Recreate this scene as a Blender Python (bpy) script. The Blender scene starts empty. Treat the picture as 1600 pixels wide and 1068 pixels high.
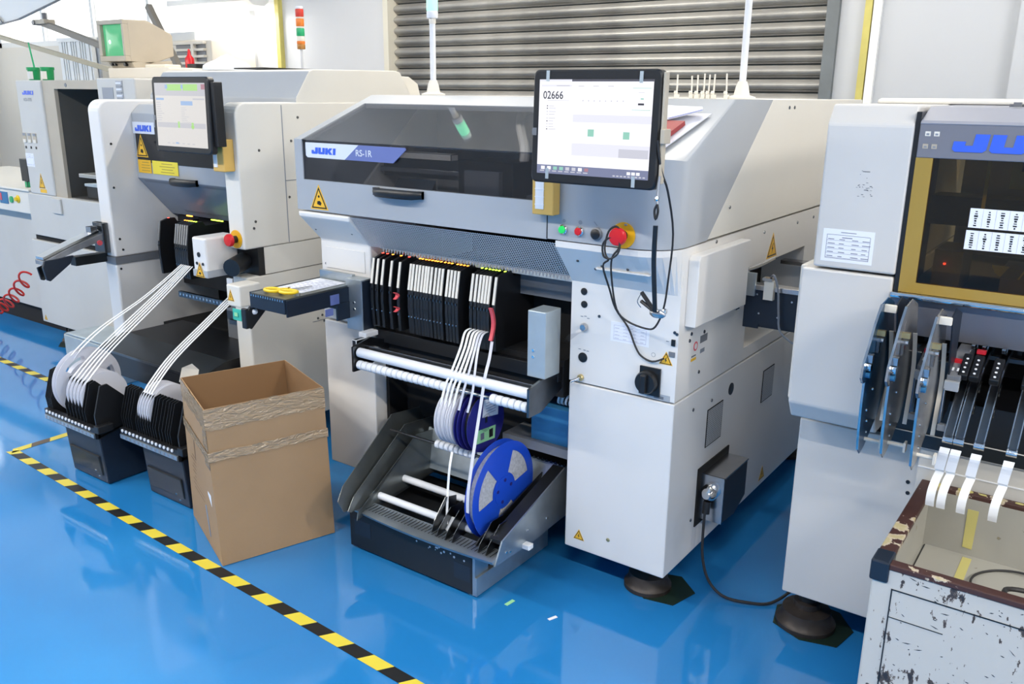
import bpy, bmesh, math, random
from mathutils import Vector, Matrix
random.seed(7)
S = bpy.context.scene
COL = S.collection
PI = math.pi

# ------------------------------------------------------------------ camera
def aim(yaw, pitch, roll):
    f = Vector((math.sin(yaw)*math.cos(pitch), math.cos(yaw)*math.cos(pitch), -math.sin(pitch)))
    r = f.cross(Vector((0, 0, 1))).normalized(); u = r.cross(f)
    c, s = math.cos(roll), math.sin(roll)
    return c*r + s*u, -s*r + c*u, f
cam_data = bpy.data.cameras.new('camera'); cam = bpy.data.objects.new('camera', cam_data); COL.objects.link(cam)
_r, _u, _f = aim(-.6195, .2797, .0100)
cam.matrix_world = Matrix(((_r.x, _u.x, -_f.x, 0), (_r.y, _u.y, -_f.y, 0), (_r.z, _u.z, -_f.z, 1.5), (0, 0, 0, 1)))
cam_data.sensor_width = 36; cam_data.lens = 1351/1600*36; cam_data.clip_start = .05; cam_data.clip_end = 100
S.camera = cam

# ------------------------------------------------------------------ light
W = bpy.data.worlds.new('daylight'); S.world = W; W.use_nodes = True
W.node_tree.nodes['Background'].inputs[0].default_value = (1, .97, .93, 1)
W.node_tree.nodes['Background'].inputs[1].default_value = 2.2
S.view_settings.view_transform = 'Standard'; S.view_settings.look = 'None'
S.view_settings.gamma = 1; S.view_settings.use_curve_mapping = False
S.view_settings.exposure = 0.76
S.cycles.max_bounces = 6; S.cycles.diffuse_bounces = 4; S.cycles.glossy_bounces = 3; S.cycles.transmission_bounces = 3; S.cycles.transparent_max_bounces = 8
S.cycles.caustics_reflective = False; S.cycles.caustics_refractive = False; S.cycles.adaptive_threshold = .02
LAMP_POWER = 38
LAMPS = [(-8.1, -.5, 1.), (-6.1, -.5, 1.), (-4.1, -.5, 1.), (-2.1, -.5, .9), (.35, -.5, .9), (2.6, -.5, 1.5), (2.6, 1.3, 1.5), (-3.3, 3.3, .5), (-1.3, 3.3, .40), (.7, 3.3, .34)]   # ceiling tube lamps, two rightmost added to light right-facing sides, see ceiling_lamp()

# ------------------------------------------------------------------ materials
M = {}
def mat(name, col, rough=.5, metal=0., spec=.5, noise=0., nscale=6., col2=None, bump=0., bscale=200., coat=0., emit=0., ecol=None, trans=0., alpha=1.):
    m = bpy.data.materials.new(name); m.use_nodes = True
    nt = m.node_tree; b = nt.nodes['Principled BSDF']
    b.inputs['Base Color'].default_value = (*col, 1); b.inputs['Roughness'].default_value = rough
    b.inputs['Metallic'].default_value = metal; b.inputs['Specular IOR Level'].default_value = spec
    b.inputs['Coat Weight'].default_value = coat; b.inputs['Coat Roughness'].default_value = .04
    b.inputs['Transmission Weight'].default_value = trans; b.inputs['Alpha'].default_value = alpha
    if emit:
        b.inputs['Emission Color'].default_value = (*(ecol or col), 1); b.inputs['Emission Strength'].default_value = emit
    if noise or bump:
        tc = nt.nodes.new('ShaderNodeTexCoord')
        n = nt.nodes.new('ShaderNodeTexNoise'); n.inputs['Scale'].default_value = nscale; n.inputs['Detail'].default_value = 4
        nt.links.new(tc.outputs['Object'], n.inputs['Vector'])
    if noise:
        r = nt.nodes.new('ShaderNodeValToRGB')
        c2 = col2 or tuple(c*(1-noise) for c in col)
        r.color_ramp.elements[0].position = .35; r.color_ramp.elements[0].color = (*c2, 1)
        r.color_ramp.elements[1].position = .65; r.color_ramp.elements[1].color = (*col, 1)
        nt.links.new(n.outputs['Fac'], r.inputs['Fac']); nt.links.new(r.outputs['Color'], b.inputs['Base Color'])
    if bump:
        n2 = nt.nodes.new('ShaderNodeTexNoise'); n2.inputs['Scale'].default_value = bscale
        nt.links.new(tc.outputs['Object'], n2.inputs['Vector'])
        bp = nt.nodes.new('ShaderNodeBump'); bp.inputs['Strength'].default_value = bump; bp.inputs['Distance'].default_value = .002
        nt.links.new(n2.outputs['Fac'], bp.inputs['Height']); nt.links.new(bp.outputs['Normal'], b.inputs['Normal'])
    M[name] = m
    return m

mat('white', (.77, .755, .735), .38, noise=.035, nscale=2.5)
mat('cream', (.76, .735, .675), .42, noise=.03, nscale=2.5)
mat('cream_old', (.60, .59, .56), .5, noise=.06, nscale=3)
mat('hood_grey', (.40, .425, .46), .35, noise=.04, nscale=3)
mat('panel_grey', (.26, .285, .33), .35, noise=.05, nscale=3)
mat('slate', (.17, .18, .20), .35)
mat('lilac_grey', (.29, .30, .35), .35)
mat('lilac_dark', (.185, .19, .225), .35)
mat('black', (.010, .011, .013), .38)
mat('black_matte', (.006, .006, .007), .8)
mat('navy', (.012, .020, .036), .4, noise=.2, nscale=8)
mat('dark_plate', (.035, .042, .048), .3, metal=.6, noise=.3, nscale=5)
mat('guide_steel', (.36, .37, .39), .25, metal=.45, noise=.3, nscale=18)
mat('white_greyer', (.62, .605, .585), .42, noise=.03, nscale=2.5)  # slightly darker white for the right machine's housing
mat('zinc_plate', (.22, .245, .245), .28, metal=.75, noise=.35, nscale=5)
mat('glass_black', (.012, .014, .018), .08)
mat('deck_steel', (.48, .47, .46), .4, noise=.3, nscale=7)
mat('galv', (.50, .56, .60), .36, metal=.85, noise=.22, nscale=9)
mat('galv_pale', (.55, .62, .65), .42, metal=.55, noise=.18, nscale=7)
mat('steel', (.55, .55, .56), .25, metal=1, noise=.12, nscale=20)
mat('steel_dark', (.16, .17, .18), .3, metal=1, noise=.25, nscale=14)
mat('steel_blue', (.03, .12, .26), .28, metal=.4, noise=.35, nscale=10)
mat('chrome', (.8, .8, .8), .12, metal=1)
mat('plastic_white', (.80, .82, .86), .45)
mat('tape_white', (.86, .87, .88), .5)
mat('bar_ivory', (.80, .76, .68), .4)
mat('paper', (.82, .84, .90), .7)
mat('ink', (.16, .17, .24), .7)
mat('ink_pale', (.45, .46, .58), .7)
mat('red', (.62, .012, .018), .3)
mat('red_soft', (.70, .09, .11), .45)
mat('red_dull', (.30, .03, .03), .5)
mat('green_btn', (.02, .62, .12), .3, emit=.15)
mat('yellow', (.80, .42, .012), .42)
mat('yellow_bright', (.86, .60, .02), .4)
mat('sticker_yellow', (.88, .50, .03), .45)
mat('sticker_lemon', (.86, .70, .06), .45)
mat('ochre', (.66, .42, .11), .42)
mat('amber', (.36, .24, .05), .3)
mat('juki_blue', (.045, .13, .72), .4)
mat('badge_blue', (.15, .19, .44), .35)
mat('badge_white', (.72, .76, .84), .35)
mat('reel_blue', (.012, .075, .58), .33)
mat('reel_navy', (.022, .022, .20), .33)
mat('reel_white', (.74, .75, .82), .42)
mat('reel_clear', (.62, .63, .70), .35)
mat('label_green', (.32, .72, .38), .6)
mat('teal', (.05, .50, .40), .5)
mat('brass', (.62, .50, .25), .35, metal=.8)
mat('blue_part', (.03, .17, .36), .45)
mat('rubber', (.02, .02, .022), .6)
mat('foot_iron', (.055, .045, .040), .45, metal=.4, noise=.4, nscale=20)
mat('patch_green', (.008, .022, .014), .5)
mat('wall_light', (.76, .77, .79), .6, noise=.02, nscale=1.2)
mat('wall', (.54, .56, .59), .6, noise=.03, nscale=1.2)
mat('wall_warm', (.80, .74, .64), .6, noise=.02, nscale=1.2)
mat('ceiling', (.80, .80, .79), .8)
mat('beige', (.50, .44, .35), .5, noise=.08, nscale=6)
mat('beige_bar', (.42, .37, .26), .5)
mat('bar_grey', (.20, .185, .16), .5)
mat('crt_screen', (.05, .25, .11), .15, emit=.35, ecol=(.10, .50, .22))
mat('crt_glare', (.5, 1, .7), .15, emit=1.2, ecol=(.5, 1, .7))
mat('dim_inside', (.10, .098, .092), .6, noise=.15, nscale=3)
mat('shutter', (.47, .46, .43), .42, metal=.25, noise=.22, nscale=3.5, col2=(.30, .295, .28))
mat('shutter_dark', (.07, .085, .09), .6)
mat('rail_grey', (.17, .19, .20), .5, noise=.15, nscale=10)
mat('trim_yellow', (.62, .55, .16), .5, noise=.15, nscale=9)
mat('trim_cream', (.82, .78, .66), .5)
mat('trim_white', (.84, .84, .82), .5)
mat('led_red', (.9, .05, .03), .4, emit=4, ecol=(1, .05, .03))
mat('led_orange', (.9, .25, .02), .4, emit=4, ecol=(1, .28, .03))
mat('led_green', (.5, .9, .05), .4, emit=3, ecol=(.55, 1, .06))
mat('cup_green', (.01, .32, .10), .4)
mat('lamp_red', (.65, .05, .03), .35)
mat('lamp_orange', (.80, .22, .03), .3)
mat('lamp_green', (.02, .40, .16), .3)
mat('lamp_amber', (.45, .20, .04), .3)
mat('lamp_lit', (.35, .95, .6), .3, emit=.7, ecol=(.30, 1, .6))
mat('tube', (1, 1, 1), .5, emit=8, ecol=(1, .97, .92))
mat('hose_red', (.62, .03, .02), .35)
mat('strut', (.45, .43, .40), .5)
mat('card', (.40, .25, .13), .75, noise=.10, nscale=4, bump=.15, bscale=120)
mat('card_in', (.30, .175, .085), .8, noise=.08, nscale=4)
mat('glue_strip', (.55, .50, .18), .6)
mat('tape_y', (.72, .60, .06), .35)
mat('tape_k', (.012, .012, .012), .4)
mat('tape_worn', (.12, .09, .06), .5)
mat('bag', (.80, .83, .87), .3)

def node_mat(name):
    m = bpy.data.materials.new(name); m.use_nodes = True; M[name] = m
    return m, m.node_tree, m.node_tree.nodes['Principled BSDF']

# blue epoxy floor: two tones where it was repainted, glossy coat, faint scuffs
m, nt, b = node_mat('epoxy')
tc = nt.nodes.new('ShaderNodeTexCoord')
n1 = nt.nodes.new('ShaderNodeTexNoise'); n1.inputs['Scale'].default_value = .8; n1.inputs['Detail'].default_value = 3
n2 = nt.nodes.new('ShaderNodeTexNoise'); n2.inputs['Scale'].default_value = 14; n2.inputs['Detail'].default_value = 6
rp = nt.nodes.new('ShaderNodeValToRGB')
rp.color_ramp.elements[0].position = .42; rp.color_ramp.elements[0].color = (.018, .20, .52, 1)
rp.color_ramp.elements[1].position = .60; rp.color_ramp.elements[1].color = (.030, .235, .57, 1)
rr = nt.nodes.new('ShaderNodeMapRange'); rr.inputs['To Min'].default_value = .03; rr.inputs['To Max'].default_value = .11
bp = nt.nodes.new('ShaderNodeBump'); bp.inputs['Strength'].default_value = .02; bp.inputs['Distance'].default_value = .004
for a, c in ((n1, 'Vector'), (n2, 'Vector')): nt.links.new(tc.outputs['Object'], a.inputs[c])
nt.links.new(n1.outputs['Fac'], rp.inputs['Fac']); nt.links.new(rp.outputs['Color'], b.inputs['Base Color'])
nt.links.new(n2.outputs['Fac'], rr.inputs['Value']); nt.links.new(rr.outputs['Result'], b.inputs['Roughness'])
nt.links.new(n1.outputs['Fac'], bp.inputs['Height']); nt.links.new(bp.outputs['Normal'], b.inputs['Normal'])
b.inputs['Specular IOR Level'].default_value = 1.0

# tinted acrylic: see-through and mirror-like
def tint(name, col, ior=1.5, rough=.02):
    m = bpy.data.materials.new(name); m.use_nodes = True; nt = m.node_tree
    nt.nodes.remove(nt.nodes['Principled BSDF'])
    t = nt.nodes.new('ShaderNodeBsdfTransparent'); t.inputs[0].default_value = (*col, 1)
    g = nt.nodes.new('ShaderNodeBsdfGlossy'); g.inputs['Roughness'].default_value = rough
    lw = nt.nodes.new('ShaderNodeLayerWeight'); lw.inputs['Blend'].default_value = .5
    pw = nt.nodes.new('ShaderNodeMath'); pw.operation = 'POWER'; pw.inputs[1].default_value = 4
    fr = nt.nodes.new('ShaderNodeMapRange'); fr.inputs['To Min'].default_value = ((ior-1)/(ior+1))**2; fr.inputs['To Max'].default_value = .8
    nt.links.new(lw.outputs['Facing'], pw.inputs[0]); nt.links.new(pw.outputs[0], fr.inputs['Value'])
    mx = nt.nodes.new('ShaderNodeMixShader')
    nt.links.new(fr.outputs[0], mx.inputs[0]); nt.links.new(t.outputs[0], mx.inputs[1]); nt.links.new(g.outputs[0], mx.inputs[2])
    nt.links.new(mx.outputs[0], nt.nodes['Material Output'].inputs[0]); M[name] = m
tint('acrylic', (.55, .56, .59), 1.6)
tint('acrylic_top', (.90, .90, .91), 1.95)
tint('acrylic_amber', (.62, .54, .38), 1.5)
tint('clear', (.93, .95, .96), 1.4)
tint('film', (.80, .80, .82), 1.5, .2)

# perforated sheet: rows of round holes cut through the sheet
def perforated(name, col, scale, hole):
    m, nt, b = node_mat(name)
    b.inputs['Base Color'].default_value = (*col, 1); b.inputs['Metallic'].default_value = .15; b.inputs['Roughness'].default_value = .4
    tc = nt.nodes.new('ShaderNodeTexCoord'); vo = nt.nodes.new('ShaderNodeTexVoronoi')
    vo.inputs['Randomness'].default_value = 0; vo.inputs['Scale'].default_value = scale
    nt.links.new(tc.outputs['UV'], vo.inputs['Vector'])
    gt = nt.nodes.new('ShaderNodeMath'); gt.operation = 'GREATER_THAN'; gt.inputs[1].default_value = hole
    nt.links.new(vo.outputs['Distance'], gt.inputs[0]); nt.links.new(gt.outputs[0], b.inputs['Alpha'])
perforated('perf_steel', (.62, .64, .66), 120, .36)
perforated('perf_vent', (.50, .50, .50), 150, .24)

# chipped paint over brown primer
def chipped(name, top, under, under2, scale, lo, stretch=(1, 1, 1)):
    m, nt, b = node_mat(name)
    tc = nt.nodes.new('ShaderNodeTexCoord'); mp = nt.nodes.new('ShaderNodeMapping'); mp.inputs['Scale'].default_value = stretch
    nt.links.new(tc.outputs['Object'], mp.inputs['Vector'])
    n = nt.nodes.new('ShaderNodeTexNoise'); n.inputs['Scale'].default_value = scale; n.inputs['Detail'].default_value = 7; n.inputs['Roughness'].default_value = .62
    n2 = nt.nodes.new('ShaderNodeTexNoise'); n2.inputs['Scale'].default_value = scale*.22; n2.inputs['Detail'].default_value = 3
    ad = nt.nodes.new('ShaderNodeMath'); ad.operation = 'MULTIPLY_ADD'; ad.inputs[1].default_value = .55
    for q in (n, n2): nt.links.new(mp.outputs[0], q.inputs['Vector'])
    nt.links.new(n2.outputs['Fac'], ad.inputs[0]); nt.links.new(n.outputs['Fac'], ad.inputs[2])
    r = nt.nodes.new('ShaderNodeValToRGB'); e = r.color_ramp.elements
    e[0].position = lo; e[0].color = (*top, 1); e[1].position = lo+.012; e[1].color = (*under, 1)
    x = e.new(lo+.09); x.color = (*under2, 1)
    nt.links.new(ad.outputs[0], r.inputs['Fac']); nt.links.new(r.outputs['Color'], b.inputs['Base Color'])
    b.inputs['Roughness'].default_value = .55
chipped('chipped_white', (.52, .505, .47), (.10, .075, .06), (.022, .024, .032), 48, .895, (1.2, 1, .55))
chipped('chipped_rim', (.055, .022, .018), (.52, .45, .36), (.42, .36, .20), 24, .835)
chipped('bin_floor', (.36, .355, .32), (.22, .21, .17), (.36, .28, .05), 9, .93)

# ------------------------------------------------------------------ mesh helpers
ORG = {}
class MB:
    """Collects shapes; build() links them as ONE mesh object."""
    def __init__(s): s.v = []; s.f = []; s.m = []; s.uv = {}
    def face(s, pts, mt=None, uv=None):
        i = len(s.v); s.v += [tuple(p) for p in pts]; s.f.append(tuple(range(i, i+len(pts)))); s.m.append(mt)
        if uv: s.uv[len(s.f)-1] = uv
        return s
    def poly(s, pts, faces, mt=None):
        i = len(s.v); s.v += [tuple(p) for p in pts]
        for f in faces: s.f.append(tuple(i+k for k in f)); s.m.append(mt)
        return s
    def box(s, x0, x1, y0, y1, z0, z1, mt=None):
        p = [(x0, y0, z0), (x1, y0, z0), (x1, y1, z0), (x0, y1, z0), (x0, y0, z1), (x1, y0, z1), (x1, y1, z1), (x0, y1, z1)]
        return s.poly(p, [(3, 2, 1, 0), (4, 5, 6, 7), (0, 1, 5, 4), (1, 2, 6, 5), (2, 3, 7, 6), (3, 0, 4, 7)], mt)
    def prism(s, prof, ax, a, b, mt=None):
        """prof: 2-D outline in the two other axes (order x,y,z without ax), swept from a to b along ax."""
        def P(q, t):
            return (t, q[0], q[1]) if ax == 0 else (q[0], t, q[1]) if ax == 1 else (q[0], q[1], t)
        n = len(prof); pts = [P(q, a) for q in prof] + [P(q, b) for q in prof]
        fs = [tuple(range(n-1, -1, -1)), tuple(range(n, 2*n))] + [(i, (i+1) % n, n+(i+1) % n, n+i) for i in range(n)]
        return s.poly(pts, fs, mt)
    def loft(s, rings, mt=None, caps=True, closed=True):
        n = len(rings[0]); pts = [p for r in rings for p in r]; fs = []
        for k in range(len(rings)-1):
            for i in range(n if closed else n-1):
                j = (i+1) % n; fs.append((k*n+i, k*n+j, (k+1)*n+j, (k+1)*n+i))
        if caps and closed: fs += [tuple(range(n-1, -1, -1)), tuple(range((len(rings)-1)*n, len(rings)*n))]
        return s.poly(pts, fs, mt)
    def cyl(s, p0, p1, r0, r1=None, n=20, mt=None, caps=True):
        p0, p1 = Vector(p0), Vector(p1); r1 = r0 if r1 is None else r1
        d = (p1-p0).normalized(); a = d.orthogonal().normalized(); c = d.cross(a)
        ring = lambda o, r: [tuple(o + (a*math.cos(t) + c*math.sin(t))*r) for t in (2*PI*i/n for i in range(n))]
        return s.loft([ring(p0, r0), ring(p1, r1)], mt, caps)
    def lathe(s, p0, d, prof, n=24, mt=None):
        """prof: (radius, distance along d) pairs."""
        p0, d = Vector(p0), Vector(d).normalized(); a = d.orthogonal().normalized(); c = d.cross(a)
        return s.loft([[tuple(p0 + d*h + (a*math.cos(t) + c*math.sin(t))*max(r, 1e-5)) for t in (2*PI*i/n for i in range(n))] for r, h in prof], mt)
    def tube(s, pts, r, n=8, mt=None, smooth=4):
        P = [Vector(p) for p in (spline(pts, smooth) if smooth else pts)]
        rings = []; prev = None
        for i, p in enumerate(P):
            d = (P[min(i+1, len(P)-1)] - P[max(i-1, 0)]).normalized()
            a = d.orthogonal() if prev is None else prev - d*prev.dot(d)
            a.normalize(); prev = a; c = d.cross(a)
            rings.append([tuple(p + (a*math.cos(t) + c*math.sin(t))*r) for t in (2*PI*k/n for k in range(n))])
        return s.loft(rings, mt)
    def ribbon(s, pts, w, t, side=(1, 0, 0), mt=None, smooth=5):
        P = [Vector(p) for p in (spline(pts, smooth) if smooth else pts)]; sd = Vector(side).normalized()
        rings = []
        for i, p in enumerate(P):
            d = (P[min(i+1, len(P)-1)] - P[max(i-1, 0)]).normalized(); n = d.cross(sd).normalized()
            rings.append([tuple(p + sd*a*w/2 + n*b*t/2) for a, b in ((-1, -1), (1, -1), (1, 1), (-1, 1))])
        return s.loft(rings, mt)
    def ball(s, c, r, n=12, mt=None, sc=(1, 1, 1)):
        rings = []
        for k in range(1, n//2):
            t = PI*k/(n//2)
            rings.append([(c[0]+r*sc[0]*math.sin(t)*math.cos(2*PI*i/n), c[1]+r*sc[1]*math.sin(t)*math.sin(2*PI*i/n), c[2]+r*sc[2]*math.cos(t)) for i in range(n)])
        return s.loft(rings, mt)
    def build(s, name, mt, parent=None, bevel=0, smooth=False, seg=2):
        me = bpy.data.meshes.new(name)
        o = ORG.get(parent, Vector((0, 0, 0))) if parent else Vector((0, 0, 0))
        me.from_pydata([(v[0]-o.x, v[1]-o.y, v[2]-o.z) for v in s.v], [], s.f)
        names = []
        for q in [mt] + s.m:
            q = q or mt
            if q not in names: names.append(q)
        for q in names: me.materials.append(M[q])
        for p, q in zip(me.polygons, s.m): p.material_index = names.index(q or mt)
        if s.uv:
            ul = me.uv_layers.new(name='UVMap')
            for k, uvs in s.uv.items():
                for li, uv in zip(me.polygons[k].loop_indices, uvs): ul.data[li].uv = uv
        bm = bmesh.new(); bm.from_mesh(me)
        if not s.uv: bmesh.ops.recalc_face_normals(bm, faces=bm.faces)
        if bevel:
            es = [e for e in bm.edges if len(e.link_faces) == 2 and e.calc_face_angle(0) > .5]
            bmesh.ops.bevel(bm, geom=es, offset=bevel, segments=seg, profile=.5, affect='EDGES', clamp_overlap=True)
        if smooth:
            for f in bm.faces: f.smooth = True
            for e in bm.edges: e.smooth = len(e.link_faces) == 2 and e.calc_face_angle(0) < .7
        bm.to_mesh(me); bm.free()
        ob = bpy.data.objects.new(name, me); COL.objects.link(ob)
        if parent: ob.parent = parent
        if parent: ORG[ob] = o
        return ob

def spline(pts, k):
    P = [Vector(p) for p in pts]; out = []
    for i in range(len(P)-1):
        a, b, c, d = P[max(i-1, 0)], P[i], P[i+1], P[min(i+2, len(P)-1)]
        for j in range(k):
            t = j/k
            out.append(.5*((2*b) + (c-a)*t + (2*a-5*b+4*c-d)*t*t + (3*b-3*c+d-a)*t**3))
    out.append(P[-1])
    return out

def thing(name, label, cat, loc=(0, 0, 0), group=None):
    o = bpy.data.objects.new(name, None); COL.objects.link(o); o.location = loc; o.empty_display_size = .05
    ORG[o] = Vector(loc); return tag(o, label, cat, group)
def tag(o, label, cat, group=None):
    o['label'] = label; o['category'] = cat
    if group: o['group'] = group
    return o
def struct(o, label=None):
    o['kind'] = 'structure'
    if label: o['label'] = label
    return o
def lab(o, t): o['label'] = t; return o
def stuff(o): o['kind'] = 'stuff'; return o
def recentre(o):
    """Moves a parentless mesh's origin to the bottom centre of its bounds."""
    vs = o.data.vertices; lo = [min(v.co[i] for v in vs) for i in range(3)]; hi = [max(v.co[i] for v in vs) for i in range(3)]
    c = Vector(((lo[0]+hi[0])/2, (lo[1]+hi[1])/2, lo[2])); o.data.transform(Matrix.Translation(-c)); o.location = c
    return o
def copy_tree(o, parent=None):
    c = o.copy(); COL.objects.link(c); c.parent = parent
    for ch in list(o.children): copy_tree(ch, c)
    return c

X_, Y_, Z_ = Vector((1, 0, 0)), Vector((0, 1, 0)), Vector((0, 0, 1))
def flat(mb, c, u, v, pts, off, mt):
    """outline pts (in u,v metres about c) as a thin raised plate facing u x v."""
    c, u, v = Vector(c), Vector(u).normalized(), Vector(v).normalized(); n = u.cross(v)
    a = [c + u*p[0] + v*p[1] + n*off for p in pts]; k = len(a)
    b = [c + u*p[0] + v*p[1] for p in pts]
    mb.poly(a+b, [tuple(range(k))] + [(i, k+i, k+(i+1) % k, (i+1) % k) for i in range(k)], mt)
def rect(w, h, x=0, y=0): return [(x-w/2, y-h/2), (x+w/2, y-h/2), (x+w/2, y+h/2), (x-w/2, y+h/2)]
def disc(r, n=16, x=0, y=0): return [(x+r*math.cos(2*PI*i/n), y+r*math.sin(2*PI*i/n)) for i in range(n)]

JUKI = [[(.05, .58), (.05, .14), (.2, 0), (1.45, 0), (1.6, .14), (1.6, 1), (.95, 1), (.95, .36), (.6, .36), (.6, .58)],
        [(0, 1), (0, .14), (.15, 0), (1.45, 0), (1.6, .14), (1.6, 1), (1.0, 1), (1.0, .34), (.6, .34), (.6, 1)],
        [(0, 0), (0, 1), (.6, 1), (.6, .64), (.98, 1), (1.7, 1), (1.14, .52), (1.75, 0), (1.0, 0), (.6, .4), (.6, 0)],
        [(0, 0), (.6, 0), (.6, 1), (0, 1)]]
def juki(parent, c, u, v, h, wid, mt='juki_blue', name='logo_letter', off=.0008):
    """the four block letters, width wid and height h, starting at c (lower left)."""
    k = wid/6.1; x = 0
    for L, w in zip(JUKI, (1.6, 1.6, 1.75, .6)):
        mb = MB(); flat(mb, c, u, v, [((x+p[0]+.12*p[1])*k, p[1]*h) for p in L], off, mt); mb.build(name, mt, parent); x += w+.13
FONTS = {}
def text(parent, s, c, u, v, h, mt, name='lettering', width=None, off=.0008):
    cu = bpy.data.curves.new('t', 'FONT'); cu.body = s; cu.size = 1; cu.resolution_u = 3; cu.offset = .012
    ob = bpy.data.objects.new('t', cu); COL.objects.link(ob)
    dg = bpy.context.evaluated_depsgraph_get(); me = bpy.data.meshes.new_from_object(ob.evaluated_get(dg))
    bpy.data.objects.remove(ob); bpy.data.curves.remove(cu)
    xs = [q.co.x for q in me.vertices]; ys = [q.co.y for q in me.vertices]
    x0, x1, y0, y1 = min(xs), max(xs), min(ys), max(ys); ky = h/(y1-y0); kx = (width/(x1-x0)) if width else ky
    c, u, v = Vector(c), Vector(u).normalized(), Vector(v).normalized(); n = u.cross(v); o = ORG.get(parent, Vector((0, 0, 0)))
    for q in me.vertices: q.co = c + u*(q.co.x-x0)*kx + v*(q.co.y-y0)*ky + n*off - o
    me.materials.clear(); me.materials.append(M[mt]); me.name = name
    ob = bpy.data.objects.new(name, me); COL.objects.link(ob); ob.parent = parent; ORG[ob] = o
    return ob
def warn(parent, c, u, v, s, sym='bolt', h=None):
    """yellow warning triangle of side s, centred on its base line at c."""
    mb = MB(); h = h or s*.9
    flat(mb, c, u, v, [(-s*.58, -s*.05), (s*.58, -s*.05), (0, h*1.12)], .0006, 'sticker_yellow')
    flat(mb, c, u, v, [(-s*.5, 0), (s*.5, 0), (0, h)], .0009, 'black')
    flat(mb, c, u, v, [(-s*.40, s*.06), (s*.40, s*.06), (0, h*.86)], .0012, 'sticker_yellow')
    if sym == 'bolt':
        flat(mb, c, u, v, [(.02*s, .62*h), (-.10*s, .34*h), (-.01*s, .34*h), (-.06*s, .12*h), (.10*s, .40*h), (.01*s, .40*h), (.07*s, .62*h)], .0015, 'black')
    else:
        flat(mb, c, u, v, disc(.06*s, 8, 0, .56*h), .0015, 'black'); flat(mb, c, u, v, [(-.13*s, .2*h), (.1*s, .14*h), (.16*s, .26*h), (.06*s, .36*h), (-.1*s, .34*h)], .0015, 'black')
    return mb.build('warning_sticker', 'sticker_yellow', parent)
def screws(parent, pts, n, r=.0055, mt='steel_dark', name='screw_heads'):
    mb = MB(); n = Vector(n)
    for p in pts: p = Vector(p); mb.cyl(p-n*.001, p+n*.0025, r, r*.8, 8)
    return stuff(mb.build(name, mt, parent))
def sheet(parent, c, u, v, w, h, rows, name='paper_label', cols=(.08, .3, .55, .75), ink='ink_pale', base='paper'):
    """printed form: paper with a ruled frame and short strokes of print."""
    mb = MB(); flat(mb, c, u, v, [(0, 0), (w, 0), (w, h), (0, h)], .0006, base)
    ln = lambda x, y, a, b: flat(mb, c, u, v, [(x, y), (x+a, y), (x+a, y+b), (x, y+b)], .0009, ink)
    t = max(.0007, h*.012)
    ln(w*.08, h*.1, w*.84, t); ln(w*.08, h*.82, w*.84, t); ln(w*.08, h*.1, t, h*.72); ln(w*.92, h*.1, t, h*.72)
    ln(w*.35, h*.9, w*.3, t*1.6); ln(w*.38, h*.74, w*.2, t*2)
    for i in range(rows):
        y = h*(.16 + .52*i/max(1, rows-1)); ln(w*.08, y-h*.03, w*.84, t*.6)
        for cx in cols: ln(w*(cx+.03), y, w*random.uniform(.08, .16), t*1.8)
    return mb.build(name, base, parent)

# ================================================================== the setting
YB = 4.6
XL, XR, YF, ZC = -10.2, 3.6, -4.2, 3.2
mb = MB(); mb.box(XL, XR, YF, YB+.2, -.1, 0); struct(mb.build('floor', 'epoxy'), 'glossy blue epoxy floor')
mb = MB(); mb.box(XL, XR, YF, YB+.2, ZC, ZC+.1); struct(mb.build('ceiling', 'ceiling'))
# back wall: left stretch with a strip window, roller shutter bay, right stretch
SX0, SX1 = -4.32, -1.385
mb = MB()
mb.box(-6.30, SX0-.06, YB, YB+.15, 0, ZC, 'wall_light')
mb.box(XL, -6.30, YB, YB+.15, 0, 1.90, 'wall_warm'); mb.box(XL, -6.30, YB, YB+.15, 2.75, ZC, 'wall_warm'); mb.box(XL, -9.9, YB, YB+.15, 1.90, 2.75, 'wall_warm')
mb.box(SX0-.06, SX1+.06, YB, YB+.15, 2.7, ZC, 'wall')
mb.box(SX1+.06, XR, YB, YB+.15, 0, ZC, 'wall')
struct(mb.build('wall_back', 'wall'))
mb = MB(); mb.box(-.545, .2, YB-.06, YB, 0, ZC); struct(mb.build('wall_pillar', 'wall'))
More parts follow.
